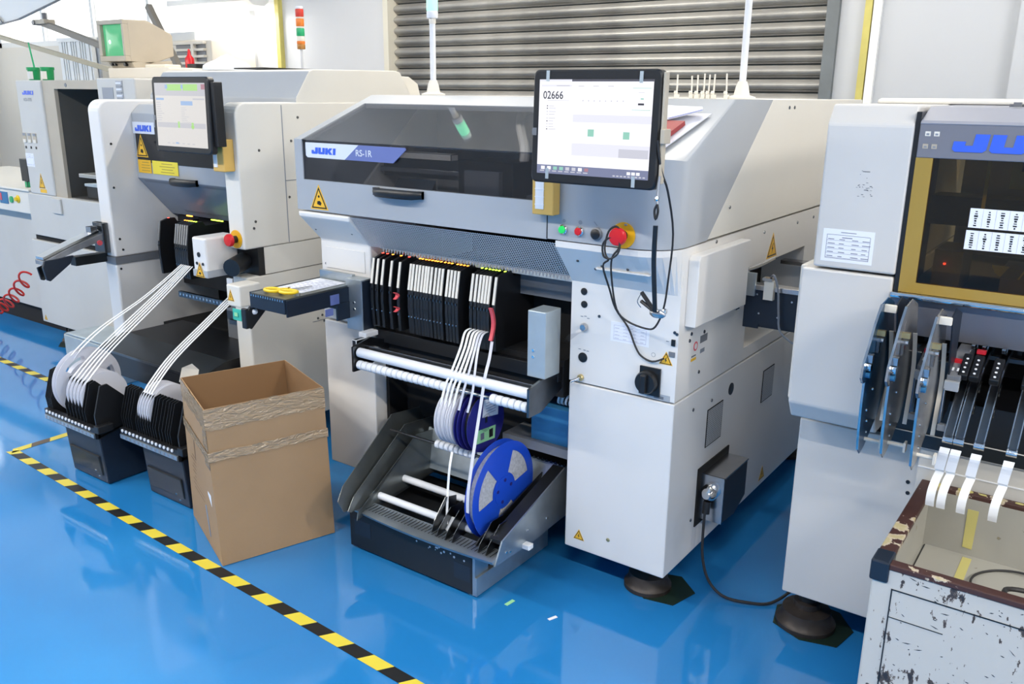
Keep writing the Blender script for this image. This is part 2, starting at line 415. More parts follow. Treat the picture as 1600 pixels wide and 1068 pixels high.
# left wall with a long window
mb = MB()
mb.box(XL-.15, XL, YF, YB+.15, 0, 1.35, 'wall_warm'); mb.box(XL-.15, XL, YF, YB+.15, 2.75, ZC, 'wall_warm')
mb.box(XL-.15, XL, 4.2, YB+.15, 1.35, 2.75, 'wall_warm'); mb.box(XL-.15, XL, YF, -2.5, 1.35, 2.75, 'wall_warm')
struct(mb.build('wall_left', 'wall_warm'))
mb = MB(); mb.box(XR, XR+.15, YF, YB+.15, 0, ZC); struct(mb.build('wall_right', 'wall'))
mb = MB(); mb.box(XL, XR, YF-.15, YF, 0, ZC); struct(mb.build('wall_front', 'wall'))
def window(name, ax, c, a0, a1, z0, z1, bars):
    w = bpy.data.objects.new(name, None); COL.objects.link(w); w['kind'] = 'structure'; ORG[w] = Vector((0, 0, 0))
    def bx(m, a, b, za, zb, t=.03):
        if ax == 1: m.box(a, b, c-t/2+.06, c+t/2+.06, za, zb)
        else: m.box(c-t/2-.06, c+t/2-.06, a, b, za, zb)
    m = MB(); t = .05
    bx(m, a0, a1, z0, z0+t, .08); bx(m, a0, a1, z1-t, z1, .08); bx(m, a0, a0+t, z0, z1, .08); bx(m, a1-t, a1, z0, z1, .08)
    m.build('window_frame', 'trim_white', w)
    st = (a1-a0)/bars
    for i in range(bars):
        if i: m = MB(); bx(m, a0+i*st-.02, a0+i*st+.02, z0+t, z1-t, .06); m.build('mullion', 'trim_white', w)
        m = MB(); bx(m, a0+i*st+.02, a0+(i+1)*st-.02, z0+t, z1-t, .005); m.build('pane', 'clear', w)
window('window_1', 1, YB, -9.9, -6.30, 1.90, 2.75, 4)
window('window_2', 0, XL, -2.5, 4.2, 1.35, 2.75, 6)

# roller shutter: one slat after another, curved outwards, a dark joint between
door = bpy.data.objects.new('door_1', None); COL.objects.link(door); door['kind'] = 'structure'; door['label'] = 'grey steel roller shutter'; ORG[door] = Vector((0, 0, 0))
PITCH = .0698
prof = [(0, .004)]
for i in range(9):
    t = i/8; prof.append((-.030*math.sin(PI*min(1, t*1.05))**.7 - .004, .010 + t*(PITCH-.018)))
prof += [(0, PITCH-.004), (.012, PITCH-.004), (.012, .004)]
sl = MB(); sl.prism([(YB+.06+p[0], p[1]) for p in prof], 0, SX0, SX1)
first = sl.build('slat', 'shutter', door); first.data.name = 'slat'
for f in first.data.polygons: f.use_smooth = False
z = 1.17; k = 0
while z < 2.66:
    o = first if k == 0 else first.copy()
    if k: COL.objects.link(o); o.parent = door
    o.location.z = z; z += PITCH; k += 1
mb = MB(); mb.box(SX0, SX1, YB+.05, YB+.07, 0, 1.172); mb.build('curtain', 'shutter', door)
mb = MB(); mb.box(SX0, SX1, YB+.075, YB+.09, 0, 2.7); mb.build('backing', 'shutter_dark', door)
mb = MB(); mb.box(SX1, SX1+.06, YB-.03, YB+.1, 0, 2.7); struct(mb.build('trim_1', 'rail_grey'))
mb = MB(); mb.box(SX0-.045, SX0, YB-.03, YB+.1, 0, 2.7); struct(mb.build('trim_2', 'trim_cream'))
mb = MB(); mb.box(-1.205, -1.172, YB-.03, YB, 0, ZC); struct(mb.build('trim_3', 'trim_yellow'))
mb = MB(); mb.box(-1.166, -1.128, YB-.03, YB, 0, ZC); struct(mb.build('trim_4', 'trim_white'))
mb = MB(); mb.box(-5.46, -5.42, YB-.04, YB, 0, ZC); struct(mb.build('trim_5', 'trim_yellow'))
# pale double door left of the yellow strip
d2 = bpy.data.objects.new('door_2', None); COL.objects.link(d2); d2['kind'] = 'structure'; d2['label'] = 'white plain door'; ORG[d2] = Vector((0, 0, 0))
mb = MB(); mb.box(-5.80, -5.74, YB-.05, YB, 0, 2.09); mb.box(-6.30, -5.80, YB-.05, YB, 2.03, 2.09); mb.build('door_frame', 'wall', d2)
mb = MB(); mb.box(-6.30, -5.80, YB-.03, YB, 0, 2.03); mb.build('door_leaf', 'wall_warm', d2, .004)

# ceiling lamps: tube fittings
def ceiling_lamp(x, y, k, i):
    t = thing('ceiling_lamp', 'twin tube ceiling lamp, %s from the left in the %s row' % (('first', 'second', 'third', 'fourth', 'fifth', 'sixth')[i if i < 6 else 0 if i == 6 else i-7], 'aisle' if i < 6 else 'added right hand' if i == 6 else 'machine'), 'lamp', (x, y, ZC), 'ceiling tube lamps')
    m = MB(); m.prism([(y-.11, ZC), (y-.09, ZC-.05), (y+.09, ZC-.05), (y+.11, ZC)], 0, x-.65, x+.65); m.build('housing', 'trim_white', t)
    for s in (-.05, .05):
        m = MB(); m.cyl((x-.6, y+s, ZC-.075), (x+.6, y+s, ZC-.075), .016, n=10); m.build('lamp_tube', 'tube', t, smooth=True)
    ld = bpy.data.lights.new('lamp_light', 'AREA'); ld.shape = 'RECTANGLE'; ld.size = 1.25; ld.size_y = .10; ld.energy = LAMP_POWER*k; ld.color = (1, .92, .80)
    lo = bpy.data.objects.new('lamp_light', ld); COL.objects.link(lo); lo.parent = t; lo.location = (0, 0, -.10)
for i, (x, y, k) in enumerate(LAMPS): ceiling_lamp(x, y, k, i)

# hazard tape on the floor
def hazard(path, w, period, worn=()):
    mb = MB(); z = .0012
    for k in range(len(path)-1):
        a, b = Vector((*path[k], z)), Vector((*path[k+1], z)); L = (b-a).length; d = (b-a)/L; n = Vector((-d.y, d.x, 0))*w/2
        s = 0; i = 0
        while s < L:
            e = min(L, s + period/2); sk = d*.012
            p, q = a+d*s, a+d*e
            black = i % 2
            mt = ('tape_worn' if (k in worn) else 'tape_k') if black else 'tape_y'
            mb.face([p-n-sk, q-n-sk, q+n+sk, p+n+sk], mt); s = e; i += 1
    return mb
o = hazard([(-.95, 1.415), (-3.745, 1.556), (-3.745, 2.10), (-5.8, 2.185)], .042, .162, (1,)).build('hazard_tape', 'tape_y')
tag(o, 'yellow and black striped hazard tape stuck along the blue floor', 'tape')

# ================================================================== central machine
D = thing('pick_and_place_machine', 'central white machine with grey hood, dark window and large bright monitor', 'machine', (-1.655, 2.85, 0))
XA, XB, YP, YH, YK = -2.36, -.95, 2.115, 2.02, 3.72      # left, right, front plane, hood plane, back
mb = MB(); mb.box(-1.295, XB, YP, YK, .12, .668); mb.build('lower_cabinet', 'white', D, .004)
mb = MB(); mb.box(XA, -2.112, YP, YK, .13, .694); mb.build('lower_cabinet', 'white', D, .004)
# right upper housing with an opening for the conveyor in its side
mb = MB()
mb.prism([(YP, .674), (YP, .978), (YH, 1.090), (YH, 1.107), (2.26, 1.107), (2.62, 1.107), (2.62, .674)], 0, -1.295, -1.06)
lo = []; hi = []
rings = []
for k in range(9):
    a = k/8*PI/2; x = -1.06 + .11*math.sin(a); dy = .11*(1-math.cos(a))
    yh = YH + dy
    rings.append([(x, YP, .674), (x, YP, .978), (x, yh if yh < 2.13 else 2.13, 1.090), (x, yh, 1.107), (x, 2.62, 1.107), (x, 2.62, .674)])
mb.loft(rings)
mb.box(-1.295, XB, 2.62, YK, .674, .715); mb.box(-1.295, XB, 2.62, YK, .978, 1.107); mb.box(-1.295, XB, 3.16, YK, .715, .978)
mb.build('side_housing', 'white', D)
mb = MB(); mb.box(-1.29, -1.10, 2.625, 3.155, .72, .975); mb.build('conveyor_cavity', 'black_matte', D)
# left upper housing
prof = [(YP, .70), (YP, .992), (YH, 1.085), (YH, 1.102), (2.5, 1.102), (2.5, .70)]
mb = MB(); mb.prism(prof, 0, XA, -2.112); mb.box(XA, -2.112, 2.5, YK, .70, 1.102); mb.build('side_housing', 'white', D, .006)
mb = MB()
flat(mb, (-2.236, YP, .93), X_, Z_, rect(.195, .075), .003, 'white'); mb.build('access_cover', 'white', D)
mb = MB(); mb.box(-2.352, -2.235, YP-.002, YP+.01, .857, .868); mb.build('slot', 'black_matte', D)
screws(D, [(-2.335, YP, .905), (-2.155, YP, .902), (-2.335, 2.075, 1.035), (-2.155, 2.075, 1.035)], (0, -1, 0))
# upper side panel with its slanting front edge, thin joint above the housing
mb = MB(); mb.prism([(2.262, 1.113), (2.70, 1.490), (YK, 1.490), (YK, 1.113)], 0, -.972, XB); mb.build('side_panel', 'cream', D, .002)
mb = MB(); mb.prism([(2.262, 1.113), (2.70, 1.490), (YK, 1.490), (YK, 1.113)], 0, XA, XA+.02); mb.build('side_panel', 'cream', D, .002)
mb = MB(); mb.box(XA+.01, -.98, 2.76, YK-.01, 1.0, 1.484); mb.build('rear_body', 'cream', D)
mb = MB(); mb.box(XA+.021, XB-.023, 2.70, YK, 1.484, 1.4895); mb.build('top_cover', 'cream', D)
mb = MB(); mb.box(-2.11, -1.30, 2.68, 2.70, .12, 1.08, 'black_matte'); mb.box(-2.112, -1.295, 2.35, 3.3, 1.04, 1.06); mb.build('inner_bulkhead', 'black_matte', D)

# hood ------------------------------------------------------------
WX0, WX1, WZ0, CZ = -2.322, -1.325, 1.212, 1.345
HT = Vector((0, 2.40-YH, 1.49-CZ)); HL = HT.length; HD = HT/HL; HN = Vector((0, -HD.z, HD.y))
def slope(x, t, off=0): p = Vector((x, YH, CZ)) + HT*t + HN*off; return tuple(p)
def slab(mb, x0, x1, t0, t1, th=.018, mt=None):
    mb.loft([[slope(x, t0), slope(x, t1), slope(x, t1, -th), slope(x, t0, -th)] for x in (x0, x1)], mt)
h = MB()
h.box(XA, -1.325, YH, YH+.02, 1.108, WZ0); h.box(XA, WX0, YH, YH+.02, WZ0, CZ)
slab(h, XA, WX0, 0, 1); slab(h, WX0, -1.325, .80, 1)
h.build('hood_frame', 'hood_grey', D)
h = MB(); h.prism([(YH+.022, 1.108), (YH+.022, CZ-.016), (2.40, 1.47), (2.68, 1.472), (2.255, 1.113)], 0, XA+.001, XA+.012); h.build('hood_cheek', 'hood_grey', D)
h = MB(); h.box(XA, -1.325, 2.40, 2.70, 1.478, 1.49); h.build('hood_top', 'hood_grey', D)
h = MB(); rings = []
for k, x in enumerate([-1.3225, -1.20, -1.06] + [-1.06 + .11*math.sin(a*PI/16) for a in range(1, 9)]):
    a = 0 if k < 3 else (k-2)*PI/16
    dy = .11*(1-math.cos(a)); s = Vector((x, 0, 0))
    rings.append([(x, YH+dy, 1.110), (x, YH+dy, CZ-.1*dy), (x, 2.40, 1.49), (x, 2.695, 1.489), (x, 2.262, 1.112)])
h.loft(rings); h.build('control_housing', 'hood_grey', D, smooth=True)
# tinted window in two bent panes
h = MB(); h.box(WX0, WX1, YH+.004, YH+.009, WZ0, CZ-.002); h.build('window_pane', 'acrylic', D)
h = MB(); h.loft([[slope(x, .012, -.004), slope(x, .80, -.004), slope(x, .80, -.009), slope(x, .012, -.009)] for x in (WX0, WX1)]); h.build('window_pane', 'acrylic_top', D)
# inside the hood: gantry, head, cable chain
h = MB(); h.box(-2.34, -1.33, 2.05, 2.75, 1.112, 1.118); h.box(-2.34, -1.33, 2.745, 2.755, 1.112, 1.48); h.build('inner_floor', 'deck_steel', D)
h = MB(); h.box(-2.33, -1.34, 2.42, 2.52, 1.20, 1.27, 'steel_dark'); h.box(-2.33, -1.34, 2.40, 2.42, 1.215, 1.235, 'steel'); h.box(-2.20, -1.95, 2.36, 2.40, 1.27, 1.295, 'bar_ivory'); h.build('gantry_beam', 'steel_dark', D, .003)
h = MB(); h.box(-1.82, -1.60, 2.24, 2.40, 1.15, 1.29, 'black'); h.box(-1.78, -1.64, 2.22, 2.24, 1.17, 1.26, 'slate')
for i in range(6): h.cyl((-1.80+i*.035, 2.23, 1.15), (-1.80+i*.035, 2.23, 1.125), .006, n=8, mt='steel')
h.build('placement_head', 'black', D)
h = MB(); h.tube([(-1.78, 2.62, 1.45), (-1.76, 2.52, 1.44), (-1.70, 2.42, 1.40), (-1.64, 2.36, 1.33), (-1.63, 2.34, 1.28)], .016, 8, 'bar_ivory'); h.build('cable_chain', 'bar_ivory', D, smooth=True)
h = MB(); h.prism([(2.15, 1.118), (2.30, 1.118), (2.36, 1.20), (2.36, 1.118)], 0, -2.20, -2.02); h.build('inner_bracket', 'steel_dark', D)
h = MB(); h.box(-1.52, -1.36, 2.2, 2.4, 1.118, 1.20, 'slate'); h.box(-1.5, -1.38, 2.19, 2.2, 1.165, 1.175, 'steel'); h.build('inner_rail', 'slate', D)
# handle, badge, sticker
def grip(parent, x0, x1, y, z, mt='black', hh=.030, d=.036):
    m = MB(); zc = z; n = 9; rings = []
    prof = [(0, -.5), (.0, .5)]
    for i in range(n):
        t = i/(n-1); x = x0+(x1-x0)*t; b = math.sin(PI*t)**.28 if 0 < t < 1 else 0
        r = []
        for a in range(10):
            th = 2*PI*a/10; r.append((x, y-.004-d*b*.8 + .010*math.cos(th), zc + hh/2*math.sin(th)*(.8+.2*b)))
        rings.append(r)
    m.loft(rings)
    m.box(x0, x0+.02, y-.012, y, zc-hh*.4, zc+hh*.4); m.box(x1-.02, x1, y-.012, y, zc-hh*.4, zc+hh*.4)
    return m.build('handle', mt, parent, smooth=True)
grip(D, -1.985, -1.778, YH, 1.196)
m = MB(); flat(m, (0, YH-.0005, 0), X_, Z_, [(-2.300, 1.336), (-2.050, 1.336), (-2.115, 1.287), (-2.292, 1.287), (-2.300, 1.293)], .003, 'badge_white')
m.build('badge_plate', 'badge_white', D)
m = MB(); flat(m, (0, YH-.0005, 0), X_, Z_, [(-2.050, 1.336), (-1.850, 1.336), (-1.846, 1.330), (-1.900, 1.287), (-2.115, 1.287)], .003, 'badge_blue')
m.build('badge_plate', 'badge_blue', D)
juki(D, (-2.272, YH-.0037, 1.300), X_, Z_, .021, .118)
text(D, 'RS-1R', (-2.062, YH-.0037, 1.301), X_, Z_, .021, 'badge_white', 'badge_lettering', .072)
warn(D, (-2.250, YH, 1.118), X_, Z_, .075, 'hand', .072)
m = MB(); m.box(-1.3252, -1.3222, YH-.0008, YH+.01, 1.11, CZ); m.build('hood_joint', 'black', D)
# perforated guard under the hood: front edge toothed
m = MB(); y0, z0, y1, z1 = YH+.004, 1.100, 2.112, .992
m.face([(-2.112, y0, z0), (-1.296, y0, z0), (-1.296, y1, z1), (-2.112, y1, z1)], None, [(0, 0), (.816, 0), (.816, .14), (0, .14)])
m.build('perforated_guard', 'perf_steel', D)
m = MB(); n = 60; x0 = -2.05
for i in range(n):
    x = x0+i*.0125; m.poly([(x, y1-.001, z1), (x+.0125, y1-.001, z1), (x+.00625, y1-.003, z1-.016), (x+.00625, y1+.006, z1-.008)], [(0, 1, 2), (0, 2, 3), (1, 3, 2)])
m.box(-2.06, -1.30, y1, y1+.004, z1-.002, z1+.003)
m.build('guard_edge', 'steel', D)
# push buttons and emergency stop
def button(parent, x, z, y, r, mt, ring='chrome', name='push_button', d=.012):
    m = MB(); m.lathe((x, y, z), (0, -1, 0), [(r*1.28, 0), (r*1.28, d*.5), (r*1.02, d*.7)], 24, ring); m.lathe((x, y, z), (0, -1, 0), [(r, d*.5), (r, d), (r*.85, d*1.15), (0, d*1.2)], 24, mt)
    return m.build(name, mt, parent, smooth=True)
button(D, -1.269, 1.141, YH, .0105, 'green_btn'); button(D, -1.217, 1.141, YH, .0105, 'red'); button(D, -1.163, 1.139, YH, .0135, 'black', 'slate')
m = MB()
flat(m, (-1.268, YH, 1.165), X_, Z_, disc(.0055, 6), .0007, 'panel_grey'); flat(m, (-1.216, YH, 1.165), X_, Z_, disc(.006, 12), .0007, 'panel_grey'); flat(m, (-1.168, YH, 1.166), X_, Z_, [(-.006, .004), (-.004, .006), (.006, -.004), (.004, -.006)], .0007, 'panel_grey')
m.build('button_symbols', 'panel_grey', D)
def estop(parent, x, y, z, k=1.):
    e = MB(); e.lathe((x, y, z), (0, -1, 0), [(.031*k, 0), (.031*k, .003)], 32, 'yellow'); o = e.build('estop_collar', 'yellow', parent)
    e = MB(); e.cyl((x, y, z), (x, y-.026*k, z), .0125*k, n=20); e.build('estop_stem', 'black', parent, smooth=True)
    e = MB(); e.lathe((x, y-.022*k, z), (0, -1, 0), [(.017*k, 0), (.0215*k, .003), (.0215*k, .010*k), (.019*k, .015*k), (.010*k, .0165*k), (0, .017*k)], 28); return e.build('estop_button', 'red', parent, smooth=True)
estop(D, -1.082, YH, 1.143, 1.12)
m = MB(); m.ball((-1.075, YH-.004, 1.172), .005, 8, 'panel_grey', (1, .3, .7)); m.build('estop_mark', 'panel_grey', D)
# yellow enabling switch box
m = MB(); m.box(-1.352, -1.283, YH-.036, YH, 1.180, 1.286); m.build('lamp_box', 'ochre', D, .003)
m = MB(); m.box(-1.340, -1.313, YH-.0385, YH-.034, 1.196, 1.28, 'plastic_white')
for z in (1.207, 1.228, 1.249): m.box(-1.341, -1.312, YH-.0395, YH-.034, z, z+.0025, 'paper')
m.build('lamp_box_window', 'plastic_white', D)
# details of the front of the right housing
def plug(x, z, r, mt='black', d=.003, y=YP, name='blanking_plug'):
    m = MB(); m.lathe((x, y, z), (0, -1, 0), [(r, 0), (r, d*.7), (r*.8, d), (0, d)], 20); return m.build(name, mt, D, smooth=True)
plug(-1.253, .951, .0105); plug(-1.251, .913, .0105); plug(-1.250, .752, .0150)
plug(-1.254, .689, .010, 'brass', .010, name='air_fitting')
m = MB(); m.cyl((-1.254, YP-.01, .689), (-1.275, YP-.025, .678), .004, n=8); m.build('air_nipple', 'steel', D, smooth=True)
m = MB(); m.lathe((-1.248, YP, .845), (0, -1, 0), [(.0125, 0), (.0125, .006), (.009, .012), (0, .012)], 18); m.build('key_switch', 'steel', D, smooth=True)
m = MB(); m.poly([(-1.252, YP-.016, .842), (-1.246, YP-.02, .836), (-1.282, YP-.03, .802), (-1.296, YP-.028, .806), (-1.290, YP-.026, .818)], [(0, 1, 2, 3, 4)]); m.build('plastic_tag', 'film', D)
sheet(D, (-1.160, YP, .820), X_, Z_, .122, .058, 4)
m = MB(); flat(m, (-1.029, YP, .724), X_, Z_, rect(.064, .082, .002, 0), .006, 'black'); m.build('switch_plate', 'black', D)
m = MB(); m.lathe((-1.033, YP-.006, .722), (0, -1, 0), [(.0335, 0), (.0335, .012), (.030, .020), (0, .020)], 28); o = m.build('rotary_switch', 'black', D, smooth=True)
m = MB(); m.box(-1.042, -1.024, YP-.040, YP-.024, .694, .750); m.build('switch_knob', 'black', o, .004)
m = MB(); flat(m, (-1.000, YP, .682), X_, Z_, rect(.072, .018), .0007, 'hood_grey'); flat(m, (-.998, YP, .681), X_, Z_, rect(.03, .008), .0012, 'slate'); m.build('switch_label', 'hood_grey', D)
warn(D, (-.983, YP, .782), X_, Z_, .036)
m = MB(); m.box(-.975, -.957, YP-.003, YP, .806, .820, 'slate'); m.box(-.969, -.958, YP-.004, YP, .838, .856, 'black'); m.build('port_sockets', 'black', D)
m = MB(); flat(m, (-1.022, YP, .802), X_, Z_, disc(.0065, 12), .0006, 'panel_grey'); flat(m, (-1.022, YP, .802), X_, Z_, disc(.0052, 12), .0009, 'white'); m.build('round_mark', 'panel_grey', D)
m = MB()
for k, (x, z) in enumerate([(-1.258, .876), (-1.246, .878), (-1.236, .873), (-1.262, .776), (-1.245, .775), (-1.234, .774), (-.982, .848)]): flat(m, (x, YP, z), X_, Z_, rect(.008, .0025), .0006, 'panel_grey')
m.build('switch_print', 'panel_grey', D)
warn(D, (-1.243, YP, .156), X_, Z_, .034); plug(-1.139, .187, .006, 'brass', .002)
screws(D, [(-1.20, YP, .885), (-.962, YP, .876), (-.955, YP, .872)], (0, -1, 0), .005)
n = Vector((0, -(1.09-.978), -(YP-YH))).normalized()
m = MB(); m.box(-1.185, -1.02, 2.058, 2.066, 1.0335, 1.0375); m.build('chamfer_slot', 'white', D)
screws(D, [(-1.24, 2.052, 1.052), (-1.165, 2.058, 1.045), (-1.085, 2.058, 1.045), (-1.192, 2.07, 1.032)], n, .0045)
# side: raised cover, vents, plugs, connector recess
m = MB(); m.prism([(2.148, .888), (2.148, 1.074), (2.160, 1.086), (2.52, 1.086), (2.52, .884)], 0, XB, XB+.032); m.build('side_cover', 'white', D, .003)
m = MB(); m.box(XB, XB+.012, 2.495, 2.525, .868, .884); m.build('cover_latch', 'steel', D)
for (y, z, w, hh) in ((2.42, .518, .115, .118), (2.893, .523, .105, .112)):
    m = MB(); m.box(XB, XB+.0015, y-w/2-.003, y+w/2+.003, z-hh/2-.003, z+hh/2+.003, 'black_matte')
    m.face([(XB+.002, y-w/2, z-hh/2), (XB+.002, y+w/2, z-hh/2), (XB+.002, y+w/2, z+hh/2), (XB+.002, y-w/2, z+hh/2)], 'perf_vent', [(0, 0), (w, 0), (w, hh), (0, hh)])
    m.build('side_vent', 'black_matte', D)
m = MB(); m.lathe((XB, 2.541, .599), (1, 0, 0), [(.02, 0), (.02, .002), (0, .0025)], 20); m.build('blanking_plug', 'black', D)
screws(D, [(XB, 2.25, .614), (XB, 2.387, .604), (XB, 2.636, .932), (XB, 2.20, .856), (XB, 2.19, .838), (XB, 2.29, .843), (XB, 2.27, .726), (XB, 3.05, 1.075), (XB, 3.23, 1.075), (XB, 2.72, 1.08), (XB, 2.33, 1.10), (XB, 2.29, .24), (XB, 2.41, 1.19), (XB, 2.85, 1.465), (XB, 2.90, 1.465)], (1, 0, 0), .006)
m = MB(); flat(m, (XB, 2.235, .812), Y_, Z_, disc(.014, 16), .0007, 'red_soft'); flat(m, (XB, 2.235, .812), Y_, Z_, disc(.009, 16), .001, 'white')
flat(m, (XB, 2.29, .818), Y_, Z_, rect(.05, .022, 0, .006), .0007, 'slate'); flat(m, (XB, 2.285, .788), Y_, Z_, rect(.03, .012), .0007, 'panel_grey'); flat(m, (XB, 2.225, .775), Y_, Z_, rect(.035, .008), .0007, 'sticker_yellow'); flat(m, (XB, 2.225, .785), Y_, Z_, rect(.03, .004), .0007, 'slate')
m.build('side_labels', 'slate', D)
warn(D, (XB, 2.81, .99), Y_, Z_, .085, 'bolt', .07); warn(D, (XB, 2.925, .145), Y_, Z_, .05)
m = MB(); m.box(XB-.001, XB+.004, 2.318, 2.56, .205, .40); m.build('connector_opening', 'black_matte', D)
m = MB(); m.prism([(2.35, .225), (2.35, .375), (2.545, .375), (2.545, .25), (2.46, .215)], 0, XB+.004, XB+.075, 'navy'); o = m.build('connector_box', 'navy', D, .002)
m = MB(); m.box(XB+.002, XB+.077, 2.348, 2.547, .372, .377); m.box(XB+.002, XB+.077, 2.346, 2.351, .225, .377); m.build('connector_shroud', 'steel', D)
m = MB(); m.lathe((XB+.036, 2.348, .325), (0, -1, 0), [(.026, 0), (.026, .02), (.02, .032), (.012, .04), (0, .04)], 16); m.build('power_connector', 'chrome', D, smooth=True)
m = MB(); m.cyl((XB+.036, 2.325, .30), (XB+.036, 2.318, .262), .012, n=10); m.build('cable_gland', 'black', D, smooth=True)
# inner conveyor that sticks out towards the next machine
m = MB(); m.box(XB-.05, -.70, 2.60, 2.612, .80, .915); m.prism([(XB-.05, .795), (-.90, .795), (-.90, .81), (-.685, .80), (-.685, .92), (XB-.05, .92)], 1, 2.595, 2.60); m.build('conveyor_plate', 'navy', D)
for ya, yb in ((2.585, 2.63), (3.06, 3.10)): m = MB(); m.box(XB-.05, -.685, ya, yb, .920, .936); m.build('conveyor_rail', 'steel', D, .002)
m = MB(); m.box(-.945, -.915, 2.58, 2.594, .90, .972); m.build('conveyor_bracket', 'galv', D, .001)
m = MB(); m.box(-.885, -.855, 2.575, 2.594, .895, .955, 'bar_ivory'); m.box(-.89, -.86, 2.57, 2.60, .955, .963, 'steel'); m.tube([(-.87, 2.59, .965), (-.85, 2.56, .975), (-.838, 2.57, .93), (-.832, 2.575, .86), (-.82, 2.575, .80), (-.76, 2.58, .76)], .0035, 6, 'panel_grey'); m.build('board_sensor', 'bar_ivory', D)
m = MB(); m.tube([(-.95, 2.60, .978), (-.93, 2.64, .985), (-.91, 2.72, 1.0)], .006, 6, 'steel'); m.build('sensor_arm', 'steel', D)
screws(D, [(-.91, 2.595, .905), (-.90, 2.595, .845), (-.84, 2.595, .84), (-.80, 2.595, .895), (-.77, 2.595, .89)], (0, -1, 0), .004, 'steel')
# levelling feet
def foot(parent, x, y, r=.075, zt=.12):
    m = MB(); m.lathe((x, y, .003), (0, 0, 1), [(r, 0), (r, .012), (r*.86, .022), (r*.80, .05), (r*.45, .058), (r*.45, .075), (r*.3, .078), (r*.3, zt)], 28); return m.build('levelling_foot', 'foot_iron', parent, smooth=True)
foot(D, -1.055, 2.235); foot(D, -2.26, 2.25); foot(D, -1.055, 3.55); foot(D, -2.26, 3.55)
def floor_patch(x, y, r, n, rot, label):
    m = MB(); pts = [(x+r*math.cos(rot+2*PI*i/n)*random.uniform(.9, 1.08), y+r*math.sin(rot+2*PI*i/n)*random.uniform(.9, 1.08)) for i in range(n)]
    m.prism(pts, 2, .0006, .003); return tag(m.build('floor_pad', 'patch_green'), label, 'pad')
floor_patch(-1.01, 2.25, .100, 6, .3, "dark green pad under the central machine's round iron foot")

# monitor on the hood -------------------------------------------------
mat('screen_white', (.015, .015, .018), .25, emit=0.695, ecol=(.93, .92, 1.0)); mat('screen_band', (.015, .015, .018), .25, emit=0.604, ecol=(.84, .84, .96)); mat('screen_bar', (.015, .015, .018), .25, emit=0.415, ecol=(.30, .33, .52))
mat('screen_dark', (.015, .015, .018), .25, emit=0.151, ecol=(.4, .4, .5)); mat('screen_ink', (.015, .015, .018), .25, emit=0.041, ecol=(.6, .6, .7)); mat('screen_mint', (.015, .015, .018), .25, emit=0.468, ecol=(.40, .82, .66)); mat('screen_faint', (.015, .015, .018), .25, emit=0.468, ecol=(.80, .80, .90))
mat('screen_warm', (.015, .015, .018), .25, emit=.17+0.317, ecol=(.88, .85, .82)); mat('screen_green', (.015, .015, .018), .25, emit=.14+0.317, ecol=(.55, .95, .32)); mat('screen_blue', (.015, .015, .018), .25, emit=.14+0.302, ecol=(.45, .65, 1)); mat('screen_grey', (.015, .015, .018), .25, emit=.14+0.302, ecol=(.75, .75, .8)); mat('screen_pink', (.015, .015, .018), .25, emit=0.264, ecol=(1, .5, .6))
def monitor(t, c, yaw, tilt, w, hh):
    """display panel; local frame u right, v up, facing u x v. returns place(u,v)."""
    c = Vector(c); u = Vector((math.cos(yaw), math.sin(yaw), 0)); v = Vector((-math.sin(yaw)*-math.sin(tilt), math.cos(yaw)*-math.sin(tilt)*-1, math.cos(tilt)))
    v = (Z_*math.cos(tilt) + (Z_.cross(u))*math.sin(tilt)).normalized(); n = u.cross(v)
    def rr(w, h, r, k=5):
        out = []
        for cx, cy, a0 in ((w/2-r, h/2-r, 0), (-w/2+r, h/2-r, PI/2), (-w/2+r, -h/2+r, PI), (w/2-r, -h/2+r, 1.5*PI)):
            out += [(cx+r*math.cos(a0+PI/2*i/k), cy+r*math.sin(a0+PI/2*i/k)) for i in range(k+1)]
        return out
    P = lambda p, o: tuple(c + u*p[0] + v*p[1] + n*o)
    m = MB(); m.loft([[P(p, o) for p in rr(w-s, hh-s, .016)] for o, s in ((-.030, .016), (-.026, .0), (-.004, 0), (0, .008))]); m.build('bezel', 'black', t)
    return c, u, v, n
mon = thing('machine_monitor', 'large lit monitor showing the count 02666 on the central machine', 'monitor', (-1.09, 1.87, 1.285))
c, u, v, n = monitor(mon, (-1.088, 1.850, 1.421), 0.0, 0.03, .352, .272)
cs = c + n*.0008
sw, sh = .312, .226
m = MB(); flat(m, cs, u, v, rect(sw, sh), .0004, 'screen_white')
def R(x0, x1, y0, y1, mt, lv=1): flat(m, cs, u, v, [(-sw/2+x0*sw, sh/2-y1*sh), (-sw/2+x1*sw, sh/2-y1*sh), (-sw/2+x1*sw, sh/2-y0*sh), (-sw/2+x0*sw, sh/2-y0*sh)], .0004+.0002*lv, mt)
R(0, 1, .905, 1, 'screen_bar'); R(.30, 1, 0, .022, 'screen_dark'); R(0, .30, 0, .02, 'screen_band')
R(.32, 1, .36, .44, 'screen_band'); R(.32, 1, .66, .79, 'screen_band'); R(.74, .99, .70, .79, 'screen_faint', 2)
R(.46, .515, .51, .585, 'screen_mint'); R(.77, .825, .525, .60, 'screen_mint')
R(.83, .985, .085, .09, 'screen_mint'); R(.83, .985, .30, .305, 'screen_mint'); R(.88, .93, .235, .255, 'screen_ink'); R(.90, .925, .185, .198, 'screen_mint'); R(.88, .93, .125, .13, 'screen_faint')
R(.02, .30, .055, .075, 'screen_band'); R(.16, .28, .06, .07, 'screen_faint', 2)
for x in (.36, .49, .62): R(x, x+.05, .065, .073, 'screen_faint')
for i in range(8): R(.40+i*.05, .41+i*.05, .21, .225, 'screen_faint')
R(.08, .28, .215, .22, 'screen_faint')
